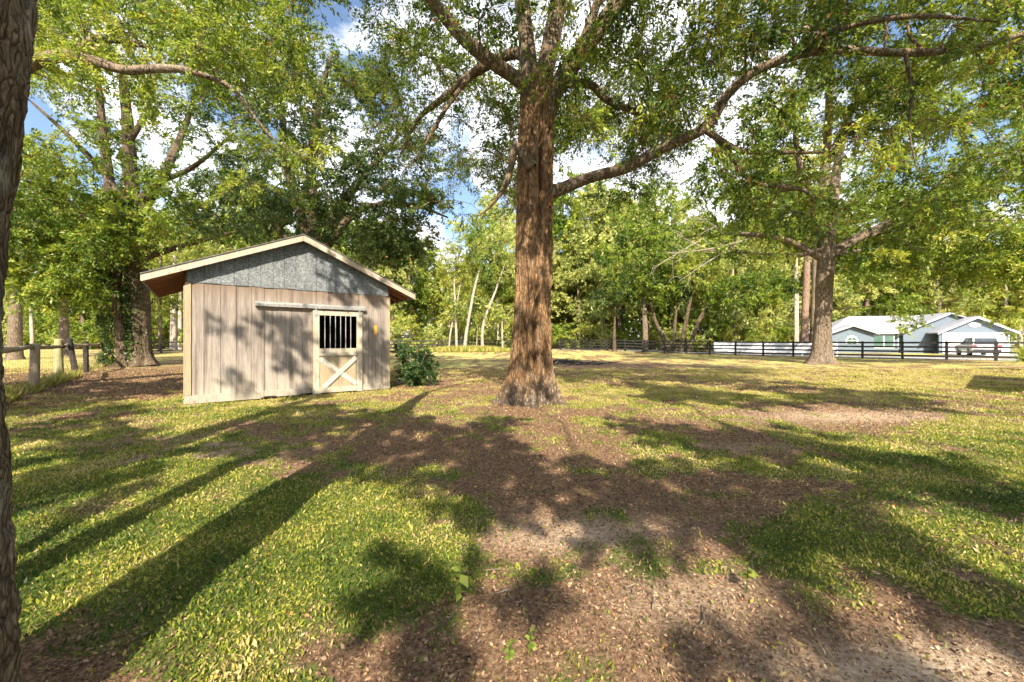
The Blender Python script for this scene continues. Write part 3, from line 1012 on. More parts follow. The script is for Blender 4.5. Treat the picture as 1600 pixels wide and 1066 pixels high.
# low sprays hanging in front of the neighbouring house
sp = np.array([at(x, y, 21.5) for x, y in [(1405, 500), (1418, 508), (1428, 496), (1410, 516), (1436, 505), (1398, 492), (1400, 470), (1425, 470), (1415, 488), (1440, 488), (1385, 478), (1450, 480), (1500, 486), (1560, 500), (1580, 490), (1590, 510), (1530, 478), (1575, 522)]])
T.clumps(sp, R=.45, twigs=9, leaves=18, size=.14, wid=.18, tint0=.5)
ro_ = T.build('oak_tree', b, 'big spreading oak before the black fence at right, grey-brown trunk with a hollow foot', 'bark_tan', 'leaf_left')

dead = []
r_ = np.random.default_rng(8)
for (x0, y0, x1, y1, w0) in [(1190, 368, 1040, 396, .07), (1150, 384, 1060, 440, .05), (1110, 392, 1050, 360, .04), (1130, 366, 1070, 330, .04), (1100, 372, 1020, 420, .04), (1475, 412, 1400, 372, .05)]:
    a, c_ = p25(x0, y0, -1.5), p25(x1, y1, -2.5)
    m1 = (a + c_) / 2 + r_.normal(size=3) * .25
    v, q, pp, _ = sweep([a, m1, c_], [w0 * .6, w0 * .4, .01], 6, .3)
    dead.append((v, q))
    for k in range(9):
        st_ = pp[int(r_.uniform(.2, .98) * (len(pp) - 1))]
        d_ = unit((c_ - a) * .8 + r_.normal(size=3) * 2.2)
        L_ = r_.uniform(.5, 1.5)
        v, q, p2_, _ = sweep([st_, st_ + d_ * L_ * .5 + r_.normal(size=3) * .1, st_ + d_ * L_ + r_.normal(size=3) * .2], [.015, .010, .004], 4, .3)
        dead.append((v, q))
v, q = merge(dead)
tag(obj_np('dead_twigs', v - np.array([19.3, 24.6, 0]), [q], M['bark_pale'], ro_, smooth=True), 'bare pale dead branches')

# ------------------------------------------------------------------ medium trees along the fence and pale trunks
def small_tree(name, label, base, path, rad, blobs, bark, leaf, n_leaf=26, size=.3, R=1.1, seed=0, group=None, tint=.45):
    T = Tree(seed)
    T.limb(path, rad, 14, .4, .02, 5, (.35, .4, 4, seed))
    for c, r, n in blobs:
        T.clumps(T.blob(c, r, n, .4), R=R, twigs=6, leaves=n_leaf, size=size, wid=.2, tint0=tint, tvar=.2, twig_geo=False, branch_r=.02, bark_sides=4)
    return T.build(name, base, label, bark, leaf, group)


def Zb(x, y, Y):
    p = at(x, y, Y)
    p[2] = float(gz(p[0], Y)) - .05
    return p


b = Zb(960, 550, 47)
small_tree('oak_tree', 'small dark slim-trunked tree at the fence, first to the right of the central oak', b, [b, b + (0, 0, 2.5), b + (.1, 0, 5.5)], [.2, .16, .06],
           [(b + (0, 0, 6.6), (3.2, 3, 2.6), 34)], 'bark_dark', 'leaf_dark', seed=201)
b = Zb(1008, 551, 46)
small_tree('oak_tree', 'tall spreading tree with a straight pale trunk against the middle of the black fence', b, [b, b + (0, 0, 2.5), b + (-.1, 0, 6), b + (.3, 0, 12)], [.34, .29, .24, .1],
           [(b + (0, 0, 10), (6.6, 5, 4.8), 120), (b + (1, 0, 16), (6, 4, 4.4), 90)], 'bark_tan', 'leaf_left', seed=202)
b = Zb(1047, 552, 45)
small_tree('leaning_tree', 'dark trunk leaning left over the black fence', b, [b, b + (-.9, 0, 2.0), b + (-1.8, 0, 4), b + (-2.2, .3, 7)], [.28, .24, .18, .08],
           [(b + (-1.5, .5, 8.5), (3, 3, 2.2), 34)], 'bark_dark', 'leaf_left', seed=203)
b = Zb(1054, 552, 46)
small_tree('oak_tree', 'thin upright dark trunk between the two leaning ones at the fence', b, [b, b + (0, 0, 3), b + (.5, 0, 7)], [.2, .17, .07],
           [(b + (.6, .5, 8.5), (2.6, 2.6, 2.4), 26)], 'bark_dark', 'leaf_dark', seed=204)
b = Zb(1063, 552, 45.5)
small_tree('oak_tree', 'slim trunk tilting slightly right beside the fence', b, [b, b + (.4, 0, 2.5), b + (1.2, 0, 6.5), b + (1.4, 0, 9)], [.26, .23, .16, .06],
           [(b + (2, .5, 9), (3.6, 3, 2.8), 40)], 'bark_dark', 'leaf_yellow', seed=205)
b = Zb(1075, 552, 44.5)
small_tree('leaning_tree', 'curved trunk leaning far to the right over the black fence with brownish drooping twigs', b,
           [b, b + (.6, 0, 2.0), b + (1.5, 0, 4.2), b + (3.4, 0, 6.2), b + (6.2, 0, 7.8)], [.26, .23, .2, .15, .06],
           [(b + (5.5, -.5, 6.8), (4.2, 3, 2.0), 60), (b + (9, -.5, 7), (2.6, 2.2, 2.0), 26)], 'bark_dark', 'leaf_left', seed=206, tint=.35)
for k, (x, dx, Y, r, lab) in enumerate([(1256, .3, 40, .31, 'reddish straight trunk just behind the big right oak'), (1271, .2, 41, .33, 'tan trunk squeezed between the reddish trunk and the big right oak'),
                                        (1244, 0, 55, .3, 'pale thin pine trunk left of the reddish trunk')]):
    b = Zb(x, 553, Y)
    small_tree('tall_tree', lab, b, [b, b + (dx * .3, 0, 4), b + (dx, 0, 9), b + (dx, 0, 17)], [r * 1.15, r, r * .85, .12],
               [(b + (0, 2, 17), (5, 4, 5), 60)], ['bark_red', 'bark_tan', 'bark_pale'][k], 'leaf_yellow', seed=210 + k, size=.3)
pale = [(701, 50, [(.0, 0), (.3, 2.6), (.9, 5.2), (1.6, 9)], .20, 'thin white forked trunk, leftmost of the pale trunks beyond the lawn'),
        (714, 49, [(0, 0), (-.1, 3), (-.2, 6), (-.3, 9), (.3, 12)], .27, 'straight white trunk topped by a bare fork beyond the lawn'),
        (726, 47, [(0, 0), (.2, 2.2), (.7, 5), (1.3, 8), (2.3, 11.5)], .36, 'stout white trunk leaning right beyond the lawn'),
        (744, 48, [(0, 0), (.1, 1.5), (.2, 3.6)], .13, 'short thin pale stem between the stout white trunk and the forked grey one'),
        (754, 48, [(0, 0), (.0, 2.5), (.5, 4.6), (1.6, 7.4), (2.8, 11)], .34, 'grey trunk with a light crooked fork beyond the lawn'),
        (778, 52, [(0, 0), (0, 4), (0, 9)], .2, 'slim straight pale trunk near the central oak'),
        (786, 47, [(0, 0), (-.1, 2), (-.1, 4)], .2, 'short dark stem with a pale foot just left of the central oak')]
for k, (x, Y, P, r, lab) in enumerate(pale):
    b = Zb(x, 545, Y)
    pts = [b + (q[0], 0, q[1]) for q in P]
    top = pts[-1]
    tall = P[-1][1] > 6
    small_tree('pale_tree', lab, b, pts, np.linspace(r * .6, r * .25, len(pts)),
               [(top + (0, .5, 1.0), (2.8, 2.4, 3.4), 40), (pts[2] + (0, 1, 0), (1.6, 1.5, 2.0), 10)] if tall else [(top, (1.0, 1, 1.2), 8)], 'bark_pale', ['leaf_yellow', 'leaf_far', 'leaf_left'][k % 3], seed=230 + k, n_leaf=18)
# far left trunks
for k, (x, Y, r, lean, bk, lab, ht) in enumerate([(24, 30, .37, .35, 'bark_tan', 'thick tan sunlit trunk at far left beyond the rail fence', 5.5), (100, 36, .34, .1, 'bark_tan', 'light brown trunk beyond the second fence post at left', 5),
                                                 (50, 44, .16, -.6, 'bark_pale', 'pale slanting trunk in the meadow at far left', 8)]):
    b = Zb(x, 550, Y)
    small_tree('oak_tree', lab, b, [b, b + (0, 0, 2.5), b + (lean * .6, 0, 6), b + (lean * 2.2, 0, 10)], [r * 1.1, r, r * .75, .15],
               [(b + (0, 1, ht + 6.5), (6, 4, 4.5), 80), (b + (-1, 0, ht + 1.5), (4, 3, 1.5), 26)], bk, ['leaf_far', 'leaf_left', 'leaf_yellow'][k], seed=250 + k, size=.28)
for k, (x, Y, r, bk, lab) in enumerate([(271.5, 50, .36, 'bark_pale', 'white straight pine trunk seen just left of the barn'), (282, 56, .28, 'bark_pale', 'thinner white pine trunk beside the barn corner'),
                                        (250, 44, .17, 'bark_tan', 'slender tan sapling at the black fence left of the barn')]):
    b = Zb(x, 545, Y)
    small_tree('tall_tree', lab, b, [b, b + (0, 0, 5), b + (.1, 0, 12)], [r, r * .9, r * .5], [(b + (0, 0, 13 if k < 2 else 6), (4, 3, 4) if k < 2 else (2, 2, 2.5), 40 if k < 2 else 14)], bk, 'leaf_yellow', seed=260 + k)

# ------------------------------------------------------------------ woodland behind (copies of a few kinds)
def wood_variant(seed, ht, rad, leaf, bark, n, nm_, label, group, leafn=26):
    T = Tree(seed)
    T.limb([(0, 0, -.3), (.1, 0, ht * .3), (-.2, .1, ht * .6), (.1, 0, ht * .9)], [.3, .24, .17, .05], 8, 1.0)
    C = np.vstack([T.blob((0, 0, ht * .68), (rad, rad, ht * .33), n, .4), T.blob((rad * .3, 0, ht * .35), (rad * .8, rad * .8, ht * .16), n // 4, .3)])
    T.clumps(C, R=rad * .30, twigs=6, leaves=leafn, size=.42, wid=.2, tint0=.5, tvar=.22, twig_geo=False, branch_r=.022, bark_sides=4)
    return T.build(nm_, (0, 0, 0), label, bark, leaf, group)


wv = []
for k, (leaf, bark, lab) in enumerate([('leaf_far', 'bark_pale', 'pale green bushy tree in the woodland beyond the fences'),
                                       ('leaf_yellow', 'bark_pale', 'yellow-green sunlit tree in the woodland beyond the fences'),
                                       ('leaf_left', 'bark_tan', 'mid green leafy tree in the woodland beyond the fences'),
                                       ('leaf_far', 'bark_tan', 'tall airy light green tree in the woodland beyond the fences')]):
    wv.append(wood_variant(300 + k, [15, 13, 16, 19][k], [4.2, 3.8, 4.6, 4.0][k], leaf, bark, [70, 60, 80, 62][k], 'woodland_tree', lab, 'trees of the woodland beyond the fences'))
spots = []
for row, (Y, dx, sc) in enumerate([(62, 5.5, 1.0), (72, 5.6, 1.3), (84, 6.0, 1.6)]):
    X = -Y * 1.35
    while X < Y * 1.38:
        X += dx * random.uniform(.7, 1.35)
        ratio = X / Y
        if Y < 70 and ratio > .78:      # the neighbour's house and garden
            continue
        if -.20 < ratio < -.10 and row != 2 and random.random() < .6:
            continue
        spots.append((X, Y + random.uniform(-3, 3), sc * random.uniform(.78, 1.12) * (0.72 if -.26 < ratio < -.05 else 1)))
spots += [(14, 62, 1.45), (27, 62, 1.35), (2, 66, 1.35), (11, 66, 1.6), (18, 67, 1.7), (24, 66, 1.6), (-36, 60, 1.4), (-44, 62, 1.3), (-27, 63, 1.3)]
for i, (X, Y, s) in enumerate(spots):
    k = i if i < 4 else random.randrange(4)
    o = wv[k] if i < 4 else copy_tree(wv[k])
    o.location = (X, Y, float(gz(X, Y)))
    o.rotation_euler = (0, 0, random.uniform(0, 6.28))
    o.scale = (s, s, s * random.uniform(.9, 1.15))


def bush_variant(seed, leaf, label):
    T = Tree(seed)
    for a in range(5):
        T.limb([(0, 0, -.1), (math.cos(a * 1.3) * .5, math.sin(a * 1.3) * .5, 1.0), (math.cos(a * 1.3) * 1.1, math.sin(a * 1.3) * 1.1, 2.2)], [.07, .05, .02], 5, .6)
    T.clumps(T.blob((0, 0, 1.9), (2.3, 2.3, 1.8), 34, .3), R=.7, twigs=6, leaves=20, size=.26, wid=.22, tint0=.5, tvar=.2, twig_geo=False, bark_sides=4)
    o = T.build('bush', (0, 0, 0), label, 'bark_tan', leaf, 'bushes along the foot of the woodland', cat='bush')
    return o


bv = [bush_variant(320, 'leaf_far', 'rounded light green bush at the foot of the woodland'), bush_variant(321, 'leaf_yellow', 'yellow-green sunlit bush at the foot of the woodland'),
      bush_variant(322, 'leaf_left', 'mid green bush at the foot of the woodland')]
i = 0
for Y, dx in ((57.5, 3.4), (64, 4.2)):
    X = -Y * 1.33
    while X < Y * 1.35:
        X += dx * random.uniform(.6, 1.3)
        if X / Y > .80 and Y < 60:
            continue
        if X / Y > 1.0:
            continue
        k = i if i < 3 else random.randrange(3)
        o = bv[k] if i < 3 else copy_tree(bv[k])
        s = random.uniform(.7, 1.5)
        yj = Y + random.uniform(-1.6, 1.6)
        o.location = (X, yj, float(gz(X, yj)) - .1)
        o.rotation_euler = (0, 0, random.uniform(0, 6.28))
        o.scale = (s, s, s * random.uniform(.8, 1.25))
        i += 1

# far mass of woodland closing the horizon
n = 60000
X = rng.uniform(-170, 170, n)
Y = rng.uniform(98, 112, n)
top = 13 + 8 * vnoise(X * .07 + 50, Y * .05, 0, 8) + 3 * vnoise(X * .4 + 50, Y * .1, 0, 9)
pos = np.stack([X, Y, rng.uniform(0, 1, n) ** .8 * top], 1)
Vq, Qq = leaf_quads(pos, unit(rng.normal(size=(n, 3))), rng.uniform(.9, 1.9, n), .28, rng)
o = obj_np('distant_woods', Vq, [Qq], M['leaf_far'], attrs={'tint': np.repeat(np.clip(.15 + .7 * vnoise(X * .12 + 50, pos[:, 2] * .2, 0, 4) + rng.normal(size=n) * .12, 0, .92), 4)})
tag(o, 'continuous mass of distant light green woodland along the horizon', 'woods', kind='stuff')

# ------------------------------------------------------------------ barn
def wood_mat(name, c0, c1, c2, vscale=(9, 9, .5), stain=None, peel=0.0, dirt=0.0):
    m, nt, out = new_mat(name)
    v = mapped(nt, vscale)
    n1 = noise(nt, v, 6, 8, .7, .4)
    n2 = noise(nt, mapped(nt, (1, 1, .35)), 2.2, 5, .65)
    col = ramp(nt, n1, [(.25, c0), (.5, c1), (.75, c2)])
    col = mixc(nt, .35, col, ramp(nt, n2, [(.3, c0), (.7, c2)]))
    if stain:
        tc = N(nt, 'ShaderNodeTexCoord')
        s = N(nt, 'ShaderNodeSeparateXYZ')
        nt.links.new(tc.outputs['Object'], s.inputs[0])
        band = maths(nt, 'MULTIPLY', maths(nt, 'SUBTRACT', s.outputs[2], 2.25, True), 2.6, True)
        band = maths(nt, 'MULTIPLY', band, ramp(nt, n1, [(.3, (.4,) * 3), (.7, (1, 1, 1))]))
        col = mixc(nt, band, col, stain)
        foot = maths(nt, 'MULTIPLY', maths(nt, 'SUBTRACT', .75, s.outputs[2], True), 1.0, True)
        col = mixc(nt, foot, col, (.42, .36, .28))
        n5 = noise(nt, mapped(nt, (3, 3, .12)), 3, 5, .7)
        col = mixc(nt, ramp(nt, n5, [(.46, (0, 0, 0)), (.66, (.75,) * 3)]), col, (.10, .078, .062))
    if peel:
        n3 = noise(nt, mapped(nt, (1, 1, .6)), 9, 8, .75)
        col = mixc(nt, ramp(nt, n3, [(.56, (0, 0, 0)), (.64, (peel,) * 3)]), col, (.20, .155, .11))
    finish(nt, out, col, .85, n1, .45, .01, spec=.2)
    return m


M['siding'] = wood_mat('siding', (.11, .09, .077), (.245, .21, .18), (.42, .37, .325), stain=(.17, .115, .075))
M['trim'] = wood_mat('trim', (.15, .125, .095), (.30, .265, .21), (.46, .42, .35), peel=.8)
M['post_yellow'] = wood_mat('post_yellow', (.17, .13, .08), (.32, .25, .155), (.44, .36, .25), peel=.6)
M['doorwood'] = wood_mat('doorwood', (.19, .16, .11), (.37, .33, .25), (.53, .48, .39), peel=.95)
M['doorpanel'] = wood_mat('doorpanel', (.16, .12, .07), (.31, .25, .16), (.44, .37, .25), peel=.6)
M['rafter'] = wood_mat('rafter', (.25, .09, .05), (.42, .18, .10), (.55, .28, .17))
M['deck'] = wood_mat('deck', (.07, .03, .018), (.13, .055, .03), (.19, .085, .05))
M['brace'] = wood_mat('brace', (.24, .21, .17), (.43, .40, .34), (.56, .53, .47), peel=.8)
M['fascia'] = wood_mat('fascia', (.22, .16, .11), (.40, .33, .25), (.56, .49, .40), peel=.7)
m, nt, out = new_mat('metal_panel')
n1 = noise(nt, mapped(nt, (1, 1, .8)), 26, 5, .85)
n2 = noise(nt, mapped(nt, (1, 1, 1)), 1.8, 5, .6)
c = ramp(nt, n1, [(.40, (.03, .034, .036)), (.50, (.115, .125, .13)), (.62, (.28, .30, .31))])
c = mixc(nt, .35, c, ramp(nt, n2, [(.35, (.08, .085, .09)), (.7, (.27, .29, .30))]))
finish(nt, out, c, .7, n1, .2, .004, metal=.0, spec=.3)
M['metal_panel'] = m
m, nt, out = new_mat('galvanised')
c = ramp(nt, noise(nt, mapped(nt, (1, 1, 1)), 20, 6, .7), [(.35, (.26, .25, .24)), (.65, (.46, .46, .45))])
finish(nt, out, c, .5, metal=.5)
M['galv'] = m
m, nt, out = new_mat('roof_sheet')
c = ramp(nt, noise(nt, mapped(nt, (1, 1, 1)), 8, 6, .7), [(.35, (.07, .07, .065)), (.65, (.17, .165, .15))])
finish(nt, out, c, .75)
M['roofing'] = m
m, nt, out = new_mat('dark_inside')
c = ramp(nt, noise(nt, mapped(nt, (1, 1, 1)), 5, 3, .7), [(.35, (.012, .010, .008)), (.65, (.03, .025, .02))])
finish(nt, out, c, .95)
M['dark'] = m
m, nt, out = new_mat('yellow_tag')
c = ramp(nt, noise(nt, mapped(nt, (1, 1, 1)), 30, 4, .7), [(.35, (.50, .24, .04)), (.65, (.66, .42, .10))])
finish(nt, out, c, .6)
M['tag'] = m
m, nt, out = new_mat('tag_backing')
c = ramp(nt, noise(nt, mapped(nt, (1, 1, 1)), 12, 4, .7), [(.35, (.16, .10, .07)), (.65, (.30, .20, .14))])
finish(nt, out, c, .8)
M['tagback'] = m

ANG = math.atan2(.616, .788)
barn = empty('wooden_barn', (-7.16, 8.73, .015), ANG)
tag(barn, 'small weathered grey board barn with a low gable roof and a barred sliding door', 'barn')
W, D = 4.57, 3.9
SL = .43
HE = 2.71         # top of the boards
ROOF0 = 3.02      # roof underside over the wall ends
ridge_z = ROOF0 + SL * W / 2

# front boards (local: x along wall, y into the barn, z up)
mb = MB()
x = .10
bw = [.22, .30, .30, .29, .27, .26, .28, .28, .29]
edges = [.10]
for w_ in bw:
    edges.append(edges[-1] + w_)
xs_ = [e for e in edges if e < 2.50]
for i in range(len(xs_)):
    a = xs_[i]
    bnd = xs_[i + 1] if i + 1 < len(xs_) else 2.62
    mb.box(a + .004, bnd - .004, -.012 + .004 * (i % 2), .012, .16, HE - .01)
for a, bnd in ((2.63, 2.93), (2.93, 3.22), (3.22, 3.52), (3.52, 3.70)):
    mb.box(a + .003, bnd - .003, -.010, .012, 2.16, HE - .01)
for a, bnd in ((3.71, 3.98), (3.98, 4.24), (4.24, 4.50)):
    mb.box(a + .004, bnd - .004, -.012, .012, .16, HE - .01)
mb.box(2.625, 2.70, -.006, .012, .16, 2.16)
mb.box(0.02, 2.62, .014, .03, .05, HE)          # backing so the joints read as dark lines
mb.box(3.72, W - .02, .014, .03, .05, HE)
mb.box(2.62, 3.72, .014, .03, 2.12, HE)
mb.box(2.62, 3.72, .034, .05, .02, 1.0)
fw = mb.build('front_wall', M['siding'], barn)
mb = MB()
for e in np.arange(.16, 4.5, .145):
    if 2.5 < e < 3.83:
        zs_ = (2.3, 2.62)
    else:
        zs_ = (.3, .95, 1.6, 2.62)
    for z in zs_:
        if random.random() < .8:
            x_, z_ = e + random.uniform(-.015, .015), z + random.uniform(-.02, .02)
            mb.cyl((x_, -.0125, z_), (x_, -.0155, z_), .007, 6)
mb.build('nail_heads', M['tagback'], fw)
# side and back walls
mb = MB()
mb.box(0, .025, .03, D, .02, HE + .28)
mb.box(W - .025, W, .03, D, .02, HE + .28)
mb.prism([(0.026, .02), (W - .026, .02), (W - .026, ROOF0 - .02), (W / 2, ridge_z - .03), (0.026, ROOF0 - .02)], D - .025, D)
mb.build('side_wall', M['siding'], barn)
mb = MB()
mb.box(.03, W - .03, 2.4, 2.42, .02, 2.7)
mb.box(.03, W - .03, .06, 2.39, -.01, .01)
mb.build('interior_shade', M['dark'], barn)  # near-black sheet and floor: the barn's inner shade put into their colour
# gable panels of speckled metal
mb = MB()
k = 0
x = .03
for w_ in [.30, .28, .27, .27, .25, .26, .24, .25, .23, .25, .24, .23, .24, .23, .24, .24, .24, .24]:
    x2 = min(x + w_, W - .02)
    if x2 - x < .03:
        break
    zf = lambda s: ROOF0 + SL * (W / 2 - abs(s - W / 2)) - .015
    pts = [(x + .003, HE - .03 + .006 * math.sin(k * 2.1)), (x2 - .003, HE - .03 + .006 * math.sin(k * 2.1)), (x2 - .003, zf(x2))]
    if x < W / 2 < x2:
        pts.append((W / 2, zf(W / 2)))
    pts.append((x + .003, zf(x)))
    mb.prism(pts, -.026 - .006 * (k % 2), -.014)
    x = x2
    k += 1
mb.build('gable_panel', M['metal_panel'], barn)
mb = MB()
mb.prism([(0.04, HE - .0), (W - .04, HE - .0), (W - .04, ROOF0 - .02), (W / 2, ridge_z - .02), (.04, ROOF0 - .02)], -.010, .010)
mb.build('gable_backing', M['dark'], barn)
# corner and foot trim
mb = MB()
mb.box(-.012, .095, -.035, .02, .19, HE - .04)
mb.box(-.035, -.0125, -.030, .12, .19, HE - .1)
mb.build('corner_trim', M['post_yellow'], barn, bevel=.004)
MB().box(W - .075, W + .012, -.032, .02, .16, HE - .08).build('corner_trim', M['post_yellow'], barn, bevel=.004)
mb = MB()
mb.box(-.03, 1.40, -.040, .008, .0, .185)
mb.box(1.405, 2.40, -.034, .008, .02, .175)
mb.build('foot_trim', M['trim'], barn, bevel=.004)
MB().box(3.80, W + .012, -.034, .008, .01, .17).build('foot_trim', M['trim'], barn, bevel=.004)
mb = MB()
mb.box(.02, .26, -.02, .2, -.12, -.003)
mb.build('footing_block', M['trim'], barn)
mb = MB()
mb.box(1.45, 1.72, -.045, -.035, .03, .05)
mb.box(2.25, 2.5, -.045, -.035, .03, .05)
mb.build('foot_slot', M['dark'], barn)
# roof
OV, FO, RT = .68, .24, .05
xl, xr = -OV, W + OV
zl = ROOF0 - SL * OV
roof = MB()
for s in (0, 1):
    a, c_ = (xl, W / 2) if s == 0 else (xr, W / 2)
    vs = [(a, -FO, zl), (c_, -FO, ridge_z), (c_, D + .3, ridge_z), (a, D + .3, zl)]
    vs += [(p[0], p[1], p[2] + .03) for p in vs]
    roof.add(vs, [(0, 1, 2, 3), (7, 6, 5, 4), (0, 4, 5, 1), (1, 5, 6, 2), (2, 6, 7, 3), (3, 7, 4, 0)])
ro = roof.build('roof', M['deck'], barn)
shl = MB()
for s in (0, 1):
    a, c_ = (xl - .03, W / 2) if s == 0 else (xr + .03, W / 2)
    zz0 = zl - .03 * SL
    vs = [(a, -FO - .05, zz0 + .033), (c_, -FO - .05, ridge_z + .033), (c_, D + .33, ridge_z + .033), (a, D + .33, zz0 + .033)]
    vs += [(p[0], p[1], p[2] + .022) for p in vs]
    shl.add(vs, [(0, 1, 2, 3), (7, 6, 5, 4), (0, 4, 5, 1), (1, 5, 6, 2), (2, 6, 7, 3), (3, 7, 4, 0)])
shl.build('roofing_sheet', M['roofing'], ro)
# rake fascia boards
for s in (0, 1):
    a = xl - .005 if s == 0 else xr + .005
    mb = MB()
    y0, y1 = -FO - .03, -FO - .002
    c_ = W / 2
    h_ = .15
    mb.prism([(a, zl + .028), (a, zl + .028 - h_), (c_ - (.002 if s == 0 else -.002), ridge_z + .028 - h_), (c_ - (.002 if s == 0 else -.002), ridge_z + .028)], y0, y1)
    mb.build('fascia', M['fascia'], ro, bevel=.003)
    mb = MB()
    e = a - .022 if s == 0 else a + .0
    mb.box(e, e + .022, -FO - .001, D + .3, zl - .11, zl + .022)
    mb.build('eave_board', M['fascia'], ro)
    for k in range(8):
        yk = -FO + .16 + k * .56
        x0_, x1_ = (xl + .002, -.036) if s == 0 else (W + .002, xr - .002)
        zA = lambda q: ROOF0 - SL * max(-q, q - W)
        if yk < .05:
            yk = .02
        mb = MB()
        mb.prism([(x0_, zA(x0_) - .003), (x0_, zA(x0_) - .11), (x1_, zA(x1_) - .11), (x1_, zA(x1_) - .003)], yk, yk + .04)
        mb.build('rafter', M['rafter'], ro)
# lookout rafters under the front overhang
for q in (.25, W / 2, W - .25):
    pass
# door
door = empty('sliding_door', (0, 0, 0))
bpy.data.objects.remove(door)
fr = MB()
y0, y1 = -.085, -.045
fr.box(2.535, 2.690, y0, y1, .01, 2.17)
fr.box(3.630, 3.780, y0, y1, .01, 2.17)
fr.box(2.6905, 3.6295, y0 + .002, y1, 2.055, 2.168)
fr.box(2.6905, 3.6295, y0 + .002, y1, 1.085, 1.19)
fr.box(2.66, 3.66, y0 - .022, y0 - .002, 1.0, 1.075)
fr.box(2.6905, 3.6295, y0 + .002, y1, .975, 1.083)
fr.box(2.6905, 3.6295, y0 + .002, y1, .03, .17)
dr_ = fr.build('sliding_door', M['doorwood'], barn, bevel=.003)
pn = MB()
for a in np.linspace(2.70, 3.62, 5)[:-1]:
    pn.box(a + .002, a + .228, -.062, -.046, .165, .98)
pn.build('door_panel', M['doorpanel'], dr_)
br = MB()
br.bar((2.70, -.072, .93), (3.62, -.072, .22), .018, .115, up=(0, 0, 1))
cb = br.build('cross_brace', M['brace'], dr_)
br = MB()
br.bar((3.61, -.0905, .95), (2.78, -.0905, .17), .018, .115, up=(0, 0, 1))
br.build('cross_brace', M['brace'], dr_)
for k in range(6):
    a = 2.703 + (k + .92) * (3.616 - 2.703) / 7.0
    MB().cyl((a, -.066, 1.185), (a, -.066, 2.06), .011, 10).build('window_bar', M['galv'], dr_)
for a in (2.60, 3.70):
    mb = MB()
    mb.box(a - .025, a + .025, -.098, -.086, 2.02, 2.26)
    mb.cyl((a, -.086, 2.10), (a, -.106, 2.10), .05, 16)
    mb.build('hanger', M['galv'], dr_)
mb = MB()
mb.prism([(-.030, 2.22), (-.115, 2.22), (-.125, 2.29), (-.075, 2.335), (-.030, 2.335)], 1.28, 3.86, 'x')
mb.build('door_track', M['galv'], barn, bevel=.003)
mb = MB()
mb.box(1.32, 2.498, -.030, -.0125, 2.15, 2.20)
mb.box(2.50, 2.533, -.030, -.0125, .18, 2.20)
mb.build('door_stop', M['tagback'], barn)
MB().box(3.785, 3.81, -.030, -.0125, .18, 2.2).build('door_stop', M['tagback'], barn)
tg = MB().box(4.09, 4.23, -.020, -.0125, 1.50, 1.86).build('notice_board', M['tagback'], barn)
MB().box(4.115, 4.205, -.026, -.0205, 1.58, 1.83).build('yellow_card', M['tag'], tg)
mb = MB()
mb.cyl((3.90, -.022, 1.16), (3.90, -.012, 1.16), .018, 10)
mb.build('knot_hole', M['dark'], barn)

# ------------------------------------------------------------------ shrub by the barn
T = Tree(400)
sb = np.array([-3.05, 12.6, 0])
for a in range(7):
    q = a * .9
    T.limb([sb, sb + (math.cos(q) * .3, math.sin(q) * .3, .5), sb + (math.cos(q) * .6, math.sin(q) * .5, 1.0)], [.03, .02, .01], 6, .2)
C = T.blob(sb + (0, 0, .66), (.66, .7, .56), 60, .45)
C = np.vstack([C, T.blob(sb + (.15, -.2, .35), (.55, .5, .3), 16, .3), T.blob(sb + (-.3, 0, 1.1), (.3, .4, .25), 10, .3)])
T.clumps(C, R=.22, twigs=7, leaves=16, size=.07, wid=.25, tint0=.4, tvar=.2, droop=.05)
T.build('shrub', sb, 'dense dark green shrub growing against the right corner of the barn', 'bark_dark', 'leaf_shrub', cat='shrub')

# ------------------------------------------------------------------ rustic wooden fence at left
M['old_post'] = wood_mat('old_post', (.12, .09, .06), (.29, .24, .165), (.45, .39, .29), peel=.5)
M['moss_post'] = wood_mat('moss_post', (.13, .13, .05), (.27, .26, .12), (.40, .36, .22), peel=.4)
M['charred'] = wood_mat('charred', (.010, .010, .012), (.025, .024, .026), (.055, .05, .05))
rf = empty('rail_fence', (-13.1, 10.9, 0))
tag(rf, 'old rustic fence of rough posts and one round top rail at left', 'fence')
o3 = np.array([-13.1, 10.9, 0])
PO = [((-9.7, 7.3), (0, 0), 1.32, .10, 'old_post', None), ((-13.1, 10.9), (.05, 0), 1.33, .125, 'old_post', 'pale square post with a slanting split'),
      ((-15.7, 13.8), (-.02, 0), 1.48, .14, 'moss_post', 'mossy crooked post'), ((-17.9, 16.4), (-.34, 0), 1.52, .13, 'charred', 'blackened post leaning left'),
      ((-19.2, 17.95), (-.02, 0), 1.42, .11, 'charred', 'blackened upright post'), ((-22.5, 22.0), (-.1, 0), 1.3, .10, 'charred', None)]
for k, (p, ln, hgt, r, mt_, lab) in enumerate(PO):
    z0 = float(gz(*p)) - .25
    r = r * .74
    v, q, _, _ = sweep([(p[0], p[1], z0), (p[0] + ln[0] * .5, p[1], z0 + hgt * .55), (p[0] + ln[0], p[1], z0 + .25 + hgt)], [r * 1.08, r, r * .92], 16, .06, .018, 14, None, k)
    nv = len(v)
    cap = np.array([v[-16:].mean(0)])
    v = np.vstack([v, cap])
    tri = np.array([[nv - 16 + i_, nv - 16 + (i_ + 1) % 16, nv] for i_ in range(16)])
    po = obj_np('post', v - o3, [q, tri], M[mt_], rf, smooth=True)
    if lab:
        tag(po, lab)
tops = [(p[0] + ln[0] * .9, p[1] + .12 * (-1) ** k, 1.22 + .03 * (k % 2)) for k, (p, ln, hgt, r, mt_, lab) in enumerate(PO)]
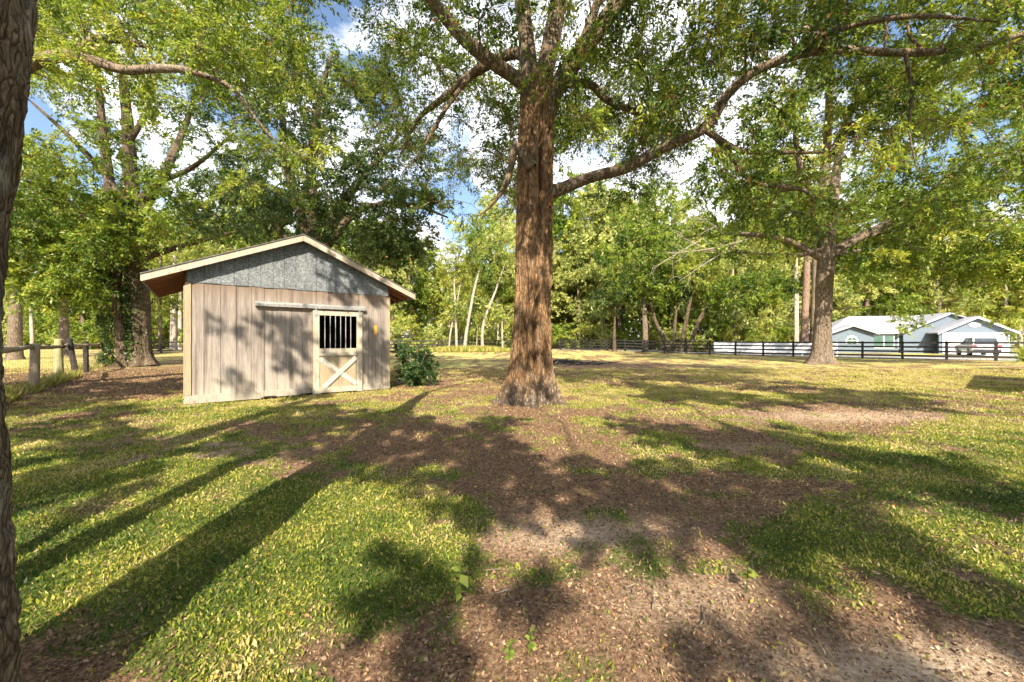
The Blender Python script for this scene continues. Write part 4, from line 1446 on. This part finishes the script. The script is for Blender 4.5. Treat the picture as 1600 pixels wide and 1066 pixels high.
for k in range(len(tops) - 1):
    a, c_ = np.array(tops[k]), np.array(tops[k + 1])
    d_ = (c_ - a) / np.linalg.norm(c_ - a)
    v, q, _, _ = sweep([a - d_ * .2, (a + c_) / 2 + (0, 0, -.03), c_ + d_ * .2], [.068, .06, .052], 12, .12, .016, 14, None, 30 + k)
    obj_np('rail', v - o3, [q], M['old_post'], rf, smooth=True)
wr = MB()
for k in range(len(PO) - 1):
    a, c_ = PO[k][0], PO[k + 1][0]
    for z in (.25, .5, .75, 1.0):
        wr.bar((a[0] - o3[0], a[1] - o3[1] + .1, z), (c_[0] - o3[0], c_[1] - o3[1] + .1, z), .004, .004)
    Ls = math.hypot(c_[0] - a[0], c_[1] - a[1])
    for j in range(1, int(Ls / .3)):
        t = j * .3 / Ls
        X, Y = a[0] + (c_[0] - a[0]) * t - o3[0], a[1] + (c_[1] - a[1]) * t - o3[1] + .1
        wr.bar((X, Y, .05), (X, Y, 1.0), .0025, .0025, up=(0, 1, 0))
wr.build('wire_mesh', M['tagback'], rf)

# tall weeds along this fence and beyond it
n = 26000
t = rng.uniform(-.1, 1.3, n)
off = np.abs(rng.normal(size=n)) * 2.2 - .15
X = -11 + t * -12 - off * .75
Y = 8.6 + t * 14 + off * .66
keep = ~in_shed(X, Y)
X, Y = X[keep], Y[keep]
cl = vnoise(X * 1.3 + 60, Y * 1.3 + 60, 0, 6)
keep = rng.uniform(size=len(X)) < np.clip((cl - .45) * 3, 0, 1)
X, Y, cl = X[keep], Y[keep], cl[keep]
n = len(X)
d_ = unit(np.stack([rng.normal(size=n) * .35, rng.normal(size=n) * .35, np.ones(n)], 1))
Vq, Qq = leaf_quads(np.stack([X, Y, gz(X, Y)], 1), d_, rng.uniform(.08, .42, n) * (cl + .2), .03, rng)
o = obj_np('tall_weeds', Vq, [Qq], M['blade'], attrs={'tint': np.repeat(np.clip(.62 + rng.normal(size=n) * .28, 0, 1), 4)})
tag(o, 'tall green and straw weeds growing along the old rail fence', 'weeds', kind='stuff')
# grass clump in front of pale trunks
n = 9000
X = at(735, 540, 48)[0] + rng.normal(size=n) * 3.6
Y = 46.5 + rng.normal(size=n) * .9
d_ = unit(np.stack([rng.normal(size=n) * .4, rng.normal(size=n) * .4, np.ones(n)], 1))
Vq, Qq = leaf_quads(np.stack([X, Y, gz(X, Y)], 1), d_, rng.uniform(.25, .9, n) * np.exp(-((X + 5) / 7) ** 2), .06, rng)
o = obj_np('tall_grass', Vq, [Qq], M['blade'], attrs={'tint': np.repeat(np.clip(.68 + rng.normal(size=n) * .2, 0, 1), 4)})
tag(o, 'tall yellow-green grass around the feet of the pale trunks', 'grass', kind='stuff')
# clumpy lawn tufts between 12 and 45 m
n = 150000
x, y = wedge(n, 11, 46)
keep = (rng.uniform(size=n) < np.clip((green(x, y) - .2) * 2, .05, 1)) & ~in_shed(x, y)
x, y = x[keep], y[keep]
n = len(x)
d_ = unit(np.stack([rng.normal(size=n) * .8, rng.normal(size=n) * .8, np.ones(n) * .8], 1))
Vq, Qq = leaf_quads(np.stack([x, y, gz(x, y)], 1), d_, rng.uniform(.04, .085, n), .16, rng)
o = obj_np('lawn_tufts', Vq, [Qq], M['blade'], attrs={'tint': np.repeat(np.clip(.76 + .45 * (vnoise(x * .5 + 50, y * .5, 0, 2) - .5) + rng.normal(size=n) * .14, 0, 1), 4)})
tag(o, 'yellowish dry lawn grass on the far side of the yard', 'grass', kind='stuff')

# ------------------------------------------------------------------ black board fences
m, nt, out = new_mat('black_board')
c = ramp(nt, noise(nt, mapped(nt, (1, 1, 1)), 9, 5, .7), [(.35, (.014, .013, .013)), (.65, (.04, .037, .036))])
finish(nt, out, c, .6)
M['black'] = m


def board_fence(name, label, A, B, nseg, rails, hgt, segrails=True, mat='black', label_ends=True):
    A, B = np.array(A, float), np.array(B, float)
    ax = (B - A) / np.linalg.norm(B - A)
    nrm = np.array([-ax[1], ax[0]])
    if nrm[1] > 0:
        nrm = -nrm
    root = empty(name, (A[0], A[1], float(gz(*A))))
    tag(root, label, 'fence')
    g0 = float(gz(*A))
    P = [A + (B - A) * k / nseg for k in range(nseg + 1)]
    G = [float(gz(*p)) - g0 for p in P]
    ang = math.atan2(ax[1], ax[0])
    for k, p in enumerate(P):
        o = MB().box(-.075, .075, -.075, .075, G[k] - .1, G[k] + hgt + .03).build('post', M[mat], root)
        o.location = (p[0] - A[0], p[1] - A[1], 0)
        o.rotation_euler = (0, 0, ang)
    for z in rails:
        if segrails:
            for k in range(nseg):
                a, c_ = P[k] + nrm * .095 + ax * .003, P[k + 1] + nrm * .095 - ax * .003
                MB().bar((*(a - A), G[k] + z), (*(c_ - A), G[k + 1] + z), .035, .14).build('rail', M[mat], root)
        else:
            mb = MB()
            for k in range(nseg):
                a, c_ = P[k] + nrm * .095, P[k + 1] + nrm * .095
                mb.bar((*(a - A), G[k] + z), (*(c_ - A), G[k + 1] + z), .035, .14)
            mb.build('rail', M[mat], root)
    return root


ax_ = np.array([-.732, .682])
A = np.array([33.85, 27.85])
B = np.array([6.5, 53.3])
step_ = (B - A) / 16
board_fence('board_fence', 'black four-rail board fence running along the right side of the lawn', A - step_ * 2, B, 18, (.28, .62, .96, 1.29), 1.37)
board_fence('board_fence', 'black rail fence along the far end of the lawn, partly hidden by the barn', (-39.5, 41.5), (5.3, 53.6), 19, (.35, .78, 1.2), 1.3, segrails=False)

# ------------------------------------------------------------------ white panel wall, road, driveway, neighbour's lawn
def flat_mat(name, c0, c1, scale=6, rough=.8, metal=0, spec=.3):
    m, nt, out = new_mat(name)
    c = ramp(nt, noise(nt, mapped(nt, (1, 1, 1)), scale, 6, .7), [(.35, c0), (.65, c1)])
    finish(nt, out, c, rough, metal=metal, spec=spec)
    M[name] = m


flat_mat('white_panel', (.74, .74, .76), (.82, .82, .84), 3)
flat_mat('asphalt', (.22, .22, .23), (.32, .32, .33), 5)
flat_mat('concrete', (.52, .50, .47), (.64, .62, .58), 3)
flat_mat('house_blue', (.12, .155, .195), (.145, .18, .22), 4)
flat_mat('white_trim', (.52, .53, .55), (.58, .59, .61), 3, .5)
flat_mat('metal_roof', (.27, .265, .30), (.33, .325, .35), 2, .5)
flat_mat('glass', (.05, .10, .08), (.09, .16, .12), 2, .12, spec=.6)
flat_mat('porch_dark', (.03, .032, .045), (.06, .06, .08), 4)
flat_mat('car_white', (.62, .63, .66), (.70, .71, .74), 2, .25, spec=.6)
flat_mat('car_glass', (.02, .03, .045), (.05, .07, .09), 2, .08, spec=.8)
flat_mat('car_red', (.45, .03, .035), (.60, .06, .06), 2, .3, spec=.6)
flat_mat('tyre', (.015, .015, .016), (.04, .04, .042), 8, .9)
flat_mat('chrome', (.5, .5, .52), (.66, .66, .68), 4, .25, metal=.7)

mb = MB()
al = np.array([.732, -.682])      # along the fence, left to right
n_ = np.array([.682, .732])
R0 = np.array([6.5, 53.3]) + n_ * 1.4
P = []
for s in (-30, -8, 0, 10, 25, 44, 70):
    for w in (0, 4.2):
        q = R0 + al * s + n_ * w
        P.append((q[0], q[1], float(gz(*q)) + .03 if s > -20 else .3))
F_ = [(2 * i, 2 * i + 2, 2 * i + 3, 2 * i + 1) for i in range(6)]
rd = MB().add(P, F_).build('road', M['asphalt'])
tag(rd, kind='structure')

wp = empty('white_panel_fence', (22.2, 43.6, float(gz(22.2, 43.6))))
tag(wp, 'bright white panel fence seen through the black rails left of the big right oak', 'fence')
for k in range(4):
    a = al * (k * 2.6)
    mb = MB()
    mb.bar((a[0] + al[0] * .06, a[1] + al[1] * .06, .70), (a[0] + al[0] * 2.54, a[1] + al[1] * 2.54, .70), .04, 1.2)
    mb.build('panel', M['white_panel'], wp)
for k in range(5):
    a = al * (k * 2.6)
    o = MB().box(-.055, .055, -.055, .055, -.1, 1.36).build('post', M['white_panel'], wp)
    o.location = (a[0], a[1], 0)
    o.rotation_euler = (0, 0, math.atan2(al[1], al[0]))

# ------------------------------------------------------------------ neighbour's house (local x along the front, y backwards)
HA = math.atan2(-.31, .95)
hz = -.02
house = empty('blue_house', (47.2, 44.0, hz), HA)
tag(house, 'single-storey blue house with white metal roof and two front gables beyond the fence at right', 'house')
EV = 2.42


def wall_with_gable(x0, x1, y, ev, apex, depth=.2, xm=None):
    xm = (x0 + x1) / 2 if xm is None else xm
    return MB().prism([(x0, 0), (x1, 0), (x1, ev), (xm, apex), (x0, ev)], y, y + depth)


wall_with_gable(-.0, 6.0, 0, EV, EV + 1.55).build('garage_wall', M['house_blue'], house)
wall_with_gable(-9.6, -5.3, 1.2, EV, EV + .85).build('bay_wall', M['house_blue'], house)
mb = MB()
mb.box(-5.29, -1.5, 2.0, 2.2, 0, EV + .02)
mb.box(-1.5, -.2, 2.6, 2.8, 0, EV + .02)
mb.box(-9.6, -9.4, 1.41, 9, 0, EV)
mb.box(5.8, 6.0, .21, 9, 0, EV)
mb.box(-9.39, 5.79, 8.8, 9, 0, EV)
mb.build('main_wall', M['house_blue'], house)
wall_with_gable(-2.4, 6.6, 1.5, EV + .1, EV + 2.1, .15, 1.6).build('rear_gable', M['house_blue'], house)
MB().box(-1.45, -.22, 2.55, 2.59, .05, 2.2).build('porch_shade', M['porch_dark'], house)  # dark sheet before the wall, painting the shade inside the porch


def gable_roof(x0, x1, xm, y0, y1, ev, apex, ov=.35, th=.12):
    mb = MB()
    sl = (apex - ev) / (xm - x0)
    sr = (apex - ev) / (x1 - xm)
    for a, s in ((x0 - ov, sl), (x1 + ov, sr)):
        za = ev - ov * s
        vs = [(a, y0, za), (xm, y0, apex), (xm, y1, apex), (a, y1, za)]
        vs += [(p[0], p[1], p[2] + th) for p in vs]
        mb.add(vs, [(0, 1, 2, 3), (7, 6, 5, 4), (0, 4, 5, 1), (1, 5, 6, 2), (2, 6, 7, 3), (3, 7, 4, 0)])
    return mb


def rake(x0, x1, xm, y, ev, apex, ov=.35, parent=None):
    sl = (apex - ev) / (xm - x0)
    mb = MB()
    for a in (x0 - ov, x1 + ov):
        za = ev - ov * sl
        mb.prism([(a, za + .13), (a, za - .10), (xm, apex - .10), (xm, apex + .13)], y - .04, y - .005)
    return mb.build('rake_board', M['white_trim'], parent)


r1 = gable_roof(-9.6, -5.3, -7.45, .75, 6, EV, EV + .85).build('roof', M['metal_roof'], house)
rake(-9.6, -5.3, -7.45, .75, EV, EV + .85, parent=r1)
r2 = gable_roof(0, 6.0, 3.0, -.45, 6, EV, EV + 1.55).build('roof', M['metal_roof'], house)
rake(0, 6.0, 3.0, -.45, EV, EV + 1.55, parent=r2)
r3 = gable_roof(-2.4, 6.6, 1.6, 1.1, 8, EV + .1, EV + 2.1, .3).build('roof', M['metal_roof'], house)
mb = MB()
for a, xm_, s in ((-2.7, 1.6, 1),):
    mb.prism([(a, EV + .1 - .15 + .13), (a, EV + .1 - .25), (1.6, EV + 2.0), (1.6, EV + 2.23)], 1.06, 1.095)
mb.build('rake_board', M['white_trim'], r3)
# hipped main roof
zt, ze = EV + 2.15, EV - .02
mb = MB()
vs = [(-9.9, 1.8, ze), (6.5, 1.6, ze), (6.5, 9.6, ze), (-9.9, 9.6, ze), (-6.0, 5.6, zt), (2.5, 5.6, zt)]
mb.add(vs, [(0, 1, 5, 4), (1, 2, 5), (2, 3, 4, 5), (3, 0, 4), (3, 2, 1, 0)])
mb.build('roof', M['metal_roof'], house)
mb = MB()
mb.box(-5.2, -.15, 1.55, 1.60, ze - .10, ze + .10)
mb.box(-5.2, -.15, 1.61, 1.98, ze - .06, ze - .02)
mb.build('gutter', M['white_trim'], house)
gd = MB().box(.45, 5.6, -.05, -.003, .02, 2.12).build('garage_door', M['white_trim'], house)
mb = MB()
mb.box(.25, .44, -.07, -.003, .02, 2.34)
mb.box(5.61, 5.8, -.07, -.003, .02, 2.34)
mb.box(.445, 5.605, -.07, -.003, 2.13, 2.34)
mb.build('door_surround', M['white_trim'], gd)
mb = MB()
for z in (.55, 1.08, 1.6):
    mb.box(.47, 5.58, -.055, -.051, z, z + .02)
mb.build('panel_seam', M['metal_roof'], gd)
mb = MB()
n_p = 24
mb.add([(3.0 + .52 * math.cos(2 * math.pi * i / n_p), -.05, 3.18 + .27 * math.sin(2 * math.pi * i / n_p)) for i in range(n_p)] +
       [(3.0 + .52 * math.cos(2 * math.pi * i / n_p), -.003, 3.18 + .27 * math.sin(2 * math.pi * i / n_p)) for i in range(n_p)],
       [tuple(range(n_p))] + [(i, i + n_p, (i + 1) % n_p + n_p, (i + 1) % n_p) for i in range(n_p)])
mb.build('gable_vent', M['white_trim'], house)
# arched window in the bay
def arch(cx, z0, w, y0, y1, n=14):
    pts = [(cx - w, z0 - .35), (cx + w, z0 - .35)] + [(cx + w * math.cos(math.pi * i / n), z0 + w * math.sin(math.pi * i / n)) for i in range(n + 1)]
    return MB().prism(pts, y0, y1)


af = arch(-7.45, 1.45, .62, 1.15, 1.197).build('arched_window', M['white_trim'], house)
arch(-7.45, 1.45, .44, 1.12, 1.148).build('pane', M['glass'], af)
mb = MB()
mb.box(-7.47, -7.43, 1.10, 1.118, 1.1, 1.9)
mb.box(-7.9, -7.0, 1.10, 1.118, 1.43, 1.47)
mb.build('glazing_bar', M['white_trim'], af)
for x0, x1 in ((-5.1, -4.1), (-3.9, -3.1), (-2.6, -1.8)):
    wf = MB().box(x0 - .1, x1 + .1, 1.94, 1.997, .55, 2.2).build('window', M['white_trim'], house)
    MB().box(x0, x1, 1.90, 1.938, .68, 2.08).build('pane', M['glass'], wf)
for x0 in (-1.4, -.35):
    MB().box(x0, x0 + .14, 1.62, 1.76, 0, EV - .1).build('porch_column', M['white_trim'], house)
# driveway
c_, s_a = math.cos(HA), math.sin(HA)
loc = lambda x, y, z: (47.2 + x * c_ - y * s_a, 44.0 + x * s_a + y * c_, z)
q = [loc(-.3, -.2, 0), loc(6.6, -.2, 0), loc(9.5, -9, 0), loc(-1.2, -7.2, 0)]
# driveway follows the ground in strips
P, F_ = [], []
K = 12
for i in range(K + 1):
    t = i / K
    for e0, e1 in ((q[0], q[3]), (q[1], q[2])):
        X, Y = e0[0] + (e1[0] - e0[0]) * t, e0[1] + (e1[1] - e0[1]) * t
        P.append((X, Y, float(gz(X, Y)) + .05))
for i in range(K):
    F_.append((2 * i, 2 * i + 1, 2 * i + 3, 2 * i + 2))
tag(MB().add(P, F_).build('driveway', M['concrete']), kind='structure')

# parked car: rear three-quarter view in the driveway
cl = (44.6, 38.2, 0)
car = empty('parked_car', (cl[0], cl[1], float(gz(cl[0], cl[1])) + .05), math.radians(-34))
tag(car, 'pale sport utility car with red tail lights parked in front of the garage door', 'car')
# local: x width, y forward (towards the garage)
hw = .92
mb = MB()
prof = [(-2.2, .42), (-2.28, .80), (-2.2, 1.02), (1.0, 1.02), (2.0, .92), (2.25, .72), (2.28, .42)]
mb.prism([(p[0], p[1]) for p in prof], -hw, hw, 'x')
body = mb.build('body', M['car_white'], car, bevel=.06)
mb = MB()
v0 = [(-hw * .95, -2.15, 1.0), (hw * .95, -2.15, 1.0), (hw * .95, 1.0, 1.0), (-hw * .95, 1.0, 1.0)]
v1 = [(-hw * .78, -1.85, 1.62), (hw * .78, -1.85, 1.62), (hw * .78, .25, 1.62), (-hw * .78, .25, 1.62)]
mb.add(v0 + v1, [(0, 3, 2, 1), (4, 5, 6, 7), (0, 1, 5, 4), (1, 2, 6, 5), (2, 3, 7, 6), (3, 0, 4, 7)])
mb.build('window_band', M['car_glass'], car, bevel=.05)
mb = MB()
mb.box(-hw * .8, hw * .8, -1.9, .3, 1.625, 1.69)
for sx in (-1, 1):
    mb.bar((sx * hw * .86, -2.12, 1.02), (sx * hw * .79, -1.84, 1.64), .07, .07, up=(0, 1, 0))
    mb.bar((sx * hw * .93, -.6, 1.02), (sx * hw * .79, -.6, 1.64), .06, .07, up=(0, 1, 0))
mb.build('car_roof', M['car_white'], car)
for sx in (-1, 1):
    MB().box(sx * .76 - .14, sx * .76 + .14, -2.31, -2.24, .78, 1.0).build('tail_light', M['car_red'], car)
    for wy in (-1.35, 1.4):
        w = MB().cyl((sx * (hw - .2), wy, .33), (sx * (hw + .02), wy, .33), .34, 20).build('wheel', M['tyre'], car)
        MB().cyl((sx * (hw + .021), wy, .33), (sx * (hw + .03), wy, .33), .2, 16).build('rim', M['chrome'], w)
MB().box(-.85, .85, -2.36, -2.285, .42, .60).build('bumper', M['porch_dark'], car)
MB().box(-.26, .26, -2.30, -2.27, .80, .93).build('licence_plate', M['white_trim'], car)

# small white building far behind the barn shrub
wb = empty('white_shed', (-17.6, 58.5, float(gz(-17.6, 58.5))))
tag(wb, 'small white building with a grey roof far beyond the fence right of the barn', 'building')
MB().box(-3.6, 1.9, 0, 5, -.1, 1.75).build('wall', M['white_trim'], wb)
gr = MB()
gr.prism([(-.4, 1.76), (5.4, 1.76), (2.5, 2.9)], -3.9, 2.2, 'x')
gr.build('roof', M['metal_roof'], wb)

# ------------------------------------------------------------------ open shed just outside the frame at right (its roof shades the lawn)
sh = empty('open_shed', (13.4, 8.3, 0), math.atan2(.63, .77))
tag(sh, 'low flat-roofed open shed out of view at right whose straight-edged shadow lies on the lawn', 'shed')
MB().box(0, 7, -4.2, 0, 2.5, 2.62).build('roof', M['roofing'], sh)
for a, c_ in ((.15, -.15), (6.85, -.15), (.15, -4.05), (6.85, -4.05)):
    MB().box(a - .07, a + .07, c_ - .07, c_ + .07, -.1, 2.498).build('post', M['old_post'], sh)

# ------------------------------------------------------------------ spiky plant at the right edge
sp0 = np.array([24.9, 19.2, 0])
n = 150
q = rng.uniform(0, 2 * math.pi, n)
el = rng.uniform(.05, 1.35, n)
d_ = np.stack([np.cos(q) * np.cos(el), np.sin(q) * np.cos(el), np.sin(el)], 1)
L = rng.uniform(.8, 1.3, n)
segs = []
for i in range(n):
    side = unit(np.cross(d_[i], [0, 0, 1.0])) * .035
    a = np.array([0, 0, .35]) + d_[i] * .05
    m1 = a + d_[i] * L[i] * .55
    e = a + d_[i] * L[i] + np.array([0, 0, -.22 * L[i]])
    segs.append(np.array([a - side * .6, a + side * .6, m1 + side, m1 - side, e - side * .1, e + side * .1]))
V = np.concatenate(segs)
k = np.arange(n)[:, None] * 6
Qs = np.concatenate([k + np.array([0, 1, 2, 3]), k + np.array([3, 2, 5, 4])])
yu = empty('yucca', tuple(sp0))
tag(yu, 'spiky yellow-green yucca cut off by the right edge of the photo', 'plant')
obj_np('leaves', V, [Qs], M['leaf_yellow'], yu, attrs={'tint': np.repeat(rng.uniform(.1, .8, n), 6)})
MB().cyl((0, 0, -.05), (0, 0, .45), .12, 10, .09).build('stem', M['bark_tan'], yu)

# ------------------------------------------------------------------ brush pile, fallen sticks, young weeds
bp = empty('brush_pile', (3.3, 24.5, 0))
tag(bp, 'low burnt pile of dark sticks and ash on the lawn right of the central oak', 'brush pile')
mb, mb2 = MB(), MB()
for k in range(150):
    a = rng.normal(size=2) * (1.1, .55)
    d_ = rng.uniform(0, math.pi)
    L_ = rng.uniform(.3, 1.2)
    z = max(.02, .26 * math.exp(-(a[0] / 1.3) ** 2 - (a[1] / .6) ** 2) * rng.uniform(.2, 1))
    (mb if k % 4 else mb2).cyl((a[0] - math.cos(d_) * L_ / 2, a[1] - math.sin(d_) * L_ / 2, z), (a[0] + math.cos(d_) * L_ / 2, a[1] + math.sin(d_) * L_ / 2, z + rng.uniform(-.02, .16)), .022, 5, .01)
mb.build('charred_sticks', M['charred'], bp)
mb2.build('pale_sticks', M['old_post'], bp)
STK = [((700, 830), (742, 812)), ((672, 985), (712, 960)), ((1083, 985), (1100, 948)), ((975, 920), (985, 905)), ((1020, 955), (1035, 935)),
       ((755, 892), (785, 893)), ((740, 1010), (745, 960)), ((1180, 900), (1196, 870)), ((1480, 752), (1512, 760)), ((200, 1000), (230, 992)), ((820, 652), (838, 646)), ((770, 930), (800, 925))]
for k, ((ax0, ay0), (bx0, by0)) in enumerate(STK):
    Ya, Yb = F * H / (ay0 - CY), F * H / (by0 - CY)
    a = np.array([(ax0 - CX) / F * Ya, Ya, float(gz((ax0 - CX) / F * Ya, Ya)) + .012])
    c_ = np.array([(bx0 - CX) / F * Yb, Yb, float(gz((bx0 - CX) / F * Yb, Yb)) + .02])
    mid = (a + c_) / 2 + rng.normal(size=3) * (.02, .02, .004) + (0, 0, .01)
    v, q, _, _ = sweep([a, mid, c_], [.005, .004, .002], 6, .04, .001, 20, None, k)
    o = obj_np('fallen_stick', v, [q], M['bark_tan'], smooth=True)
    where = ['in the dark band of leaves left of the sunlit patch', 'in the leaf litter at lower centre', 'at the right end of the sunlit sandy patch', 'in the middle of the leaf litter', 'beside the grey stick in the leaf litter',
             'on the left rim of the sunlit patch', 'pointing away at lower centre', 'in the shaded grass right of the patch', 'in the grass at far right', 'in the shaded grass at lower left', 'at the foot of the central oak', 'just left of the young seedling'][k]
    tag(o, 'thin pale fallen stick lying ' + where, 'stick', 'fallen sticks on the ground')

SD_ = [((718, 945), .22, 'yellow-green seedling with oval leaves in the leaf litter at lower centre'), ((742, 878), .12, 'small bright seedling on the left rim of the sunlit patch'),
       ((826, 1020), .10, 'tiny green sprout near the bottom centre'), ((795, 1036), .09, 'low sprout just left of the tiny one at the bottom centre'),
       ((1166, 925), .16, 'green sprout at the edge of shade right of centre'), ((1285, 760), .16, 'leafy weed in the shaded grass at right'),
       ((1218, 712), .16, 'light green weed between two sun patches at right'), ((385, 805), .12, 'small weed in the narrow sunlit strip at left')]
for k, ((x0, y0), hgt, lab) in enumerate(SD_):
    Y0 = F * H / (y0 - CY)
    b0 = np.array([(x0 - CX) / F * Y0, Y0, 0])
    b0[2] = float(gz(b0[0], b0[1]))
    root = empty('seedling', tuple(b0))
    tag(root, lab, 'seedling')
    st = MB()
    st.cyl((0, 0, -.01), (.01, 0, hgt), .004, 6, .002)
    st.build('stem', M['leaf_yellow'], root)
    n = 14
    q = rng.uniform(0, 6.28, n)
    pz = rng.uniform(.2, 1.0, n) * hgt
    ps = np.stack([np.zeros(n) + .005, np.zeros(n), pz], 1)
    dd = unit(np.stack([np.cos(q), np.sin(q), rng.uniform(-.3, .5, n)], 1))
    Vq, Qq = leaf_quads(ps, dd, rng.uniform(.35, .6, n) * hgt * .7, .3, rng, up=2)
    obj_np('leaves', Vq, [Qq], M['leaf_yellow'], root, attrs={'tint': np.repeat(rng.uniform(.1, .5, n), 4)})

# ------------------------------------------------------------------ sky and sun
w = bpy.data.worlds.new('World')
scene.world = w
w.use_nodes = True
nt = w.node_tree
for n_0 in list(nt.nodes):
    nt.nodes.remove(n_0)
wo = nt.nodes.new('ShaderNodeOutputWorld')
bg = nt.nodes.new('ShaderNodeBackground')
sky = nt.nodes.new('ShaderNodeTexSky')
sky.sky_type = 'NISHITA'
sky.sun_disc = False
sky.sun_elevation = SUN_EL
sky.sun_rotation = math.pi + .05
sky.air_density = 1.0
sky.dust_density = .6
tc = nt.nodes.new('ShaderNodeTexCoord')
mp = nt.nodes.new('ShaderNodeMapping')
mp.inputs['Scale'].default_value = (1, 1, 1.7)
mp.inputs['Location'].default_value = (.35, .1, .2)
nt.links.new(tc.outputs['Generated'], mp.inputs[0])
cn = noise(nt, mp.outputs[0], 2.6, 9, .58, .3)
cm = ramp(nt, cn, [(.44, (0, 0, 0)), (.54, (1, 1, 1))])
cshade = ramp(nt, noise(nt, mp.outputs[0], 6, 6, .6), [(.3, (6.2, 6.5, 7.2)), (.7, (9.5, 9.5, 9.8))])
cc_ = mixc(nt, cm, sky.outputs[0], cshade)
nt.links.new(cc_, bg.inputs[0])
bg.inputs[1].default_value = .095
nt.links.new(bg.outputs[0], wo.inputs[0])

sd = bpy.data.lights.new('sun', 'SUN')
sd.energy = 5.0
sd.angle = math.radians(.5)
sd.color = (1.0, .895, .73)
so = link(bpy.data.objects.new('sun', sd))
ld = Vector((SUN_DX * math.cos(SUN_EL), math.cos(SUN_EL), -math.sin(SUN_EL)))
so.rotation_euler = ld.to_track_quat('-Z', 'Y').to_euler()
so.location = (0, -20, 20)

# ------------------------------------------------------------------ camera
cam = bpy.data.cameras.new('camera')
cam.sensor_width = 36
cam.lens = F / 1600 * 36
cam.clip_start = .05
cam.clip_end = 2000
co_ = link(bpy.data.objects.new('camera', cam))
co_.location = (0, 0, H)
co_.rotation_euler = (math.radians(90), 0, 0)
scene.camera = co_

scene.view_settings.view_transform = 'Standard'
scene.view_settings.look = 'None'
scene.view_settings.gamma = 1
scene.view_settings.exposure = 1.47
scene.cycles.max_bounces = 5
scene.cycles.diffuse_bounces = 2
scene.cycles.transmission_bounces = 3
scene.cycles.use_denoising = True
scene.cycles.use_adaptive_sampling = True
scene.cycles.adaptive_threshold = .03
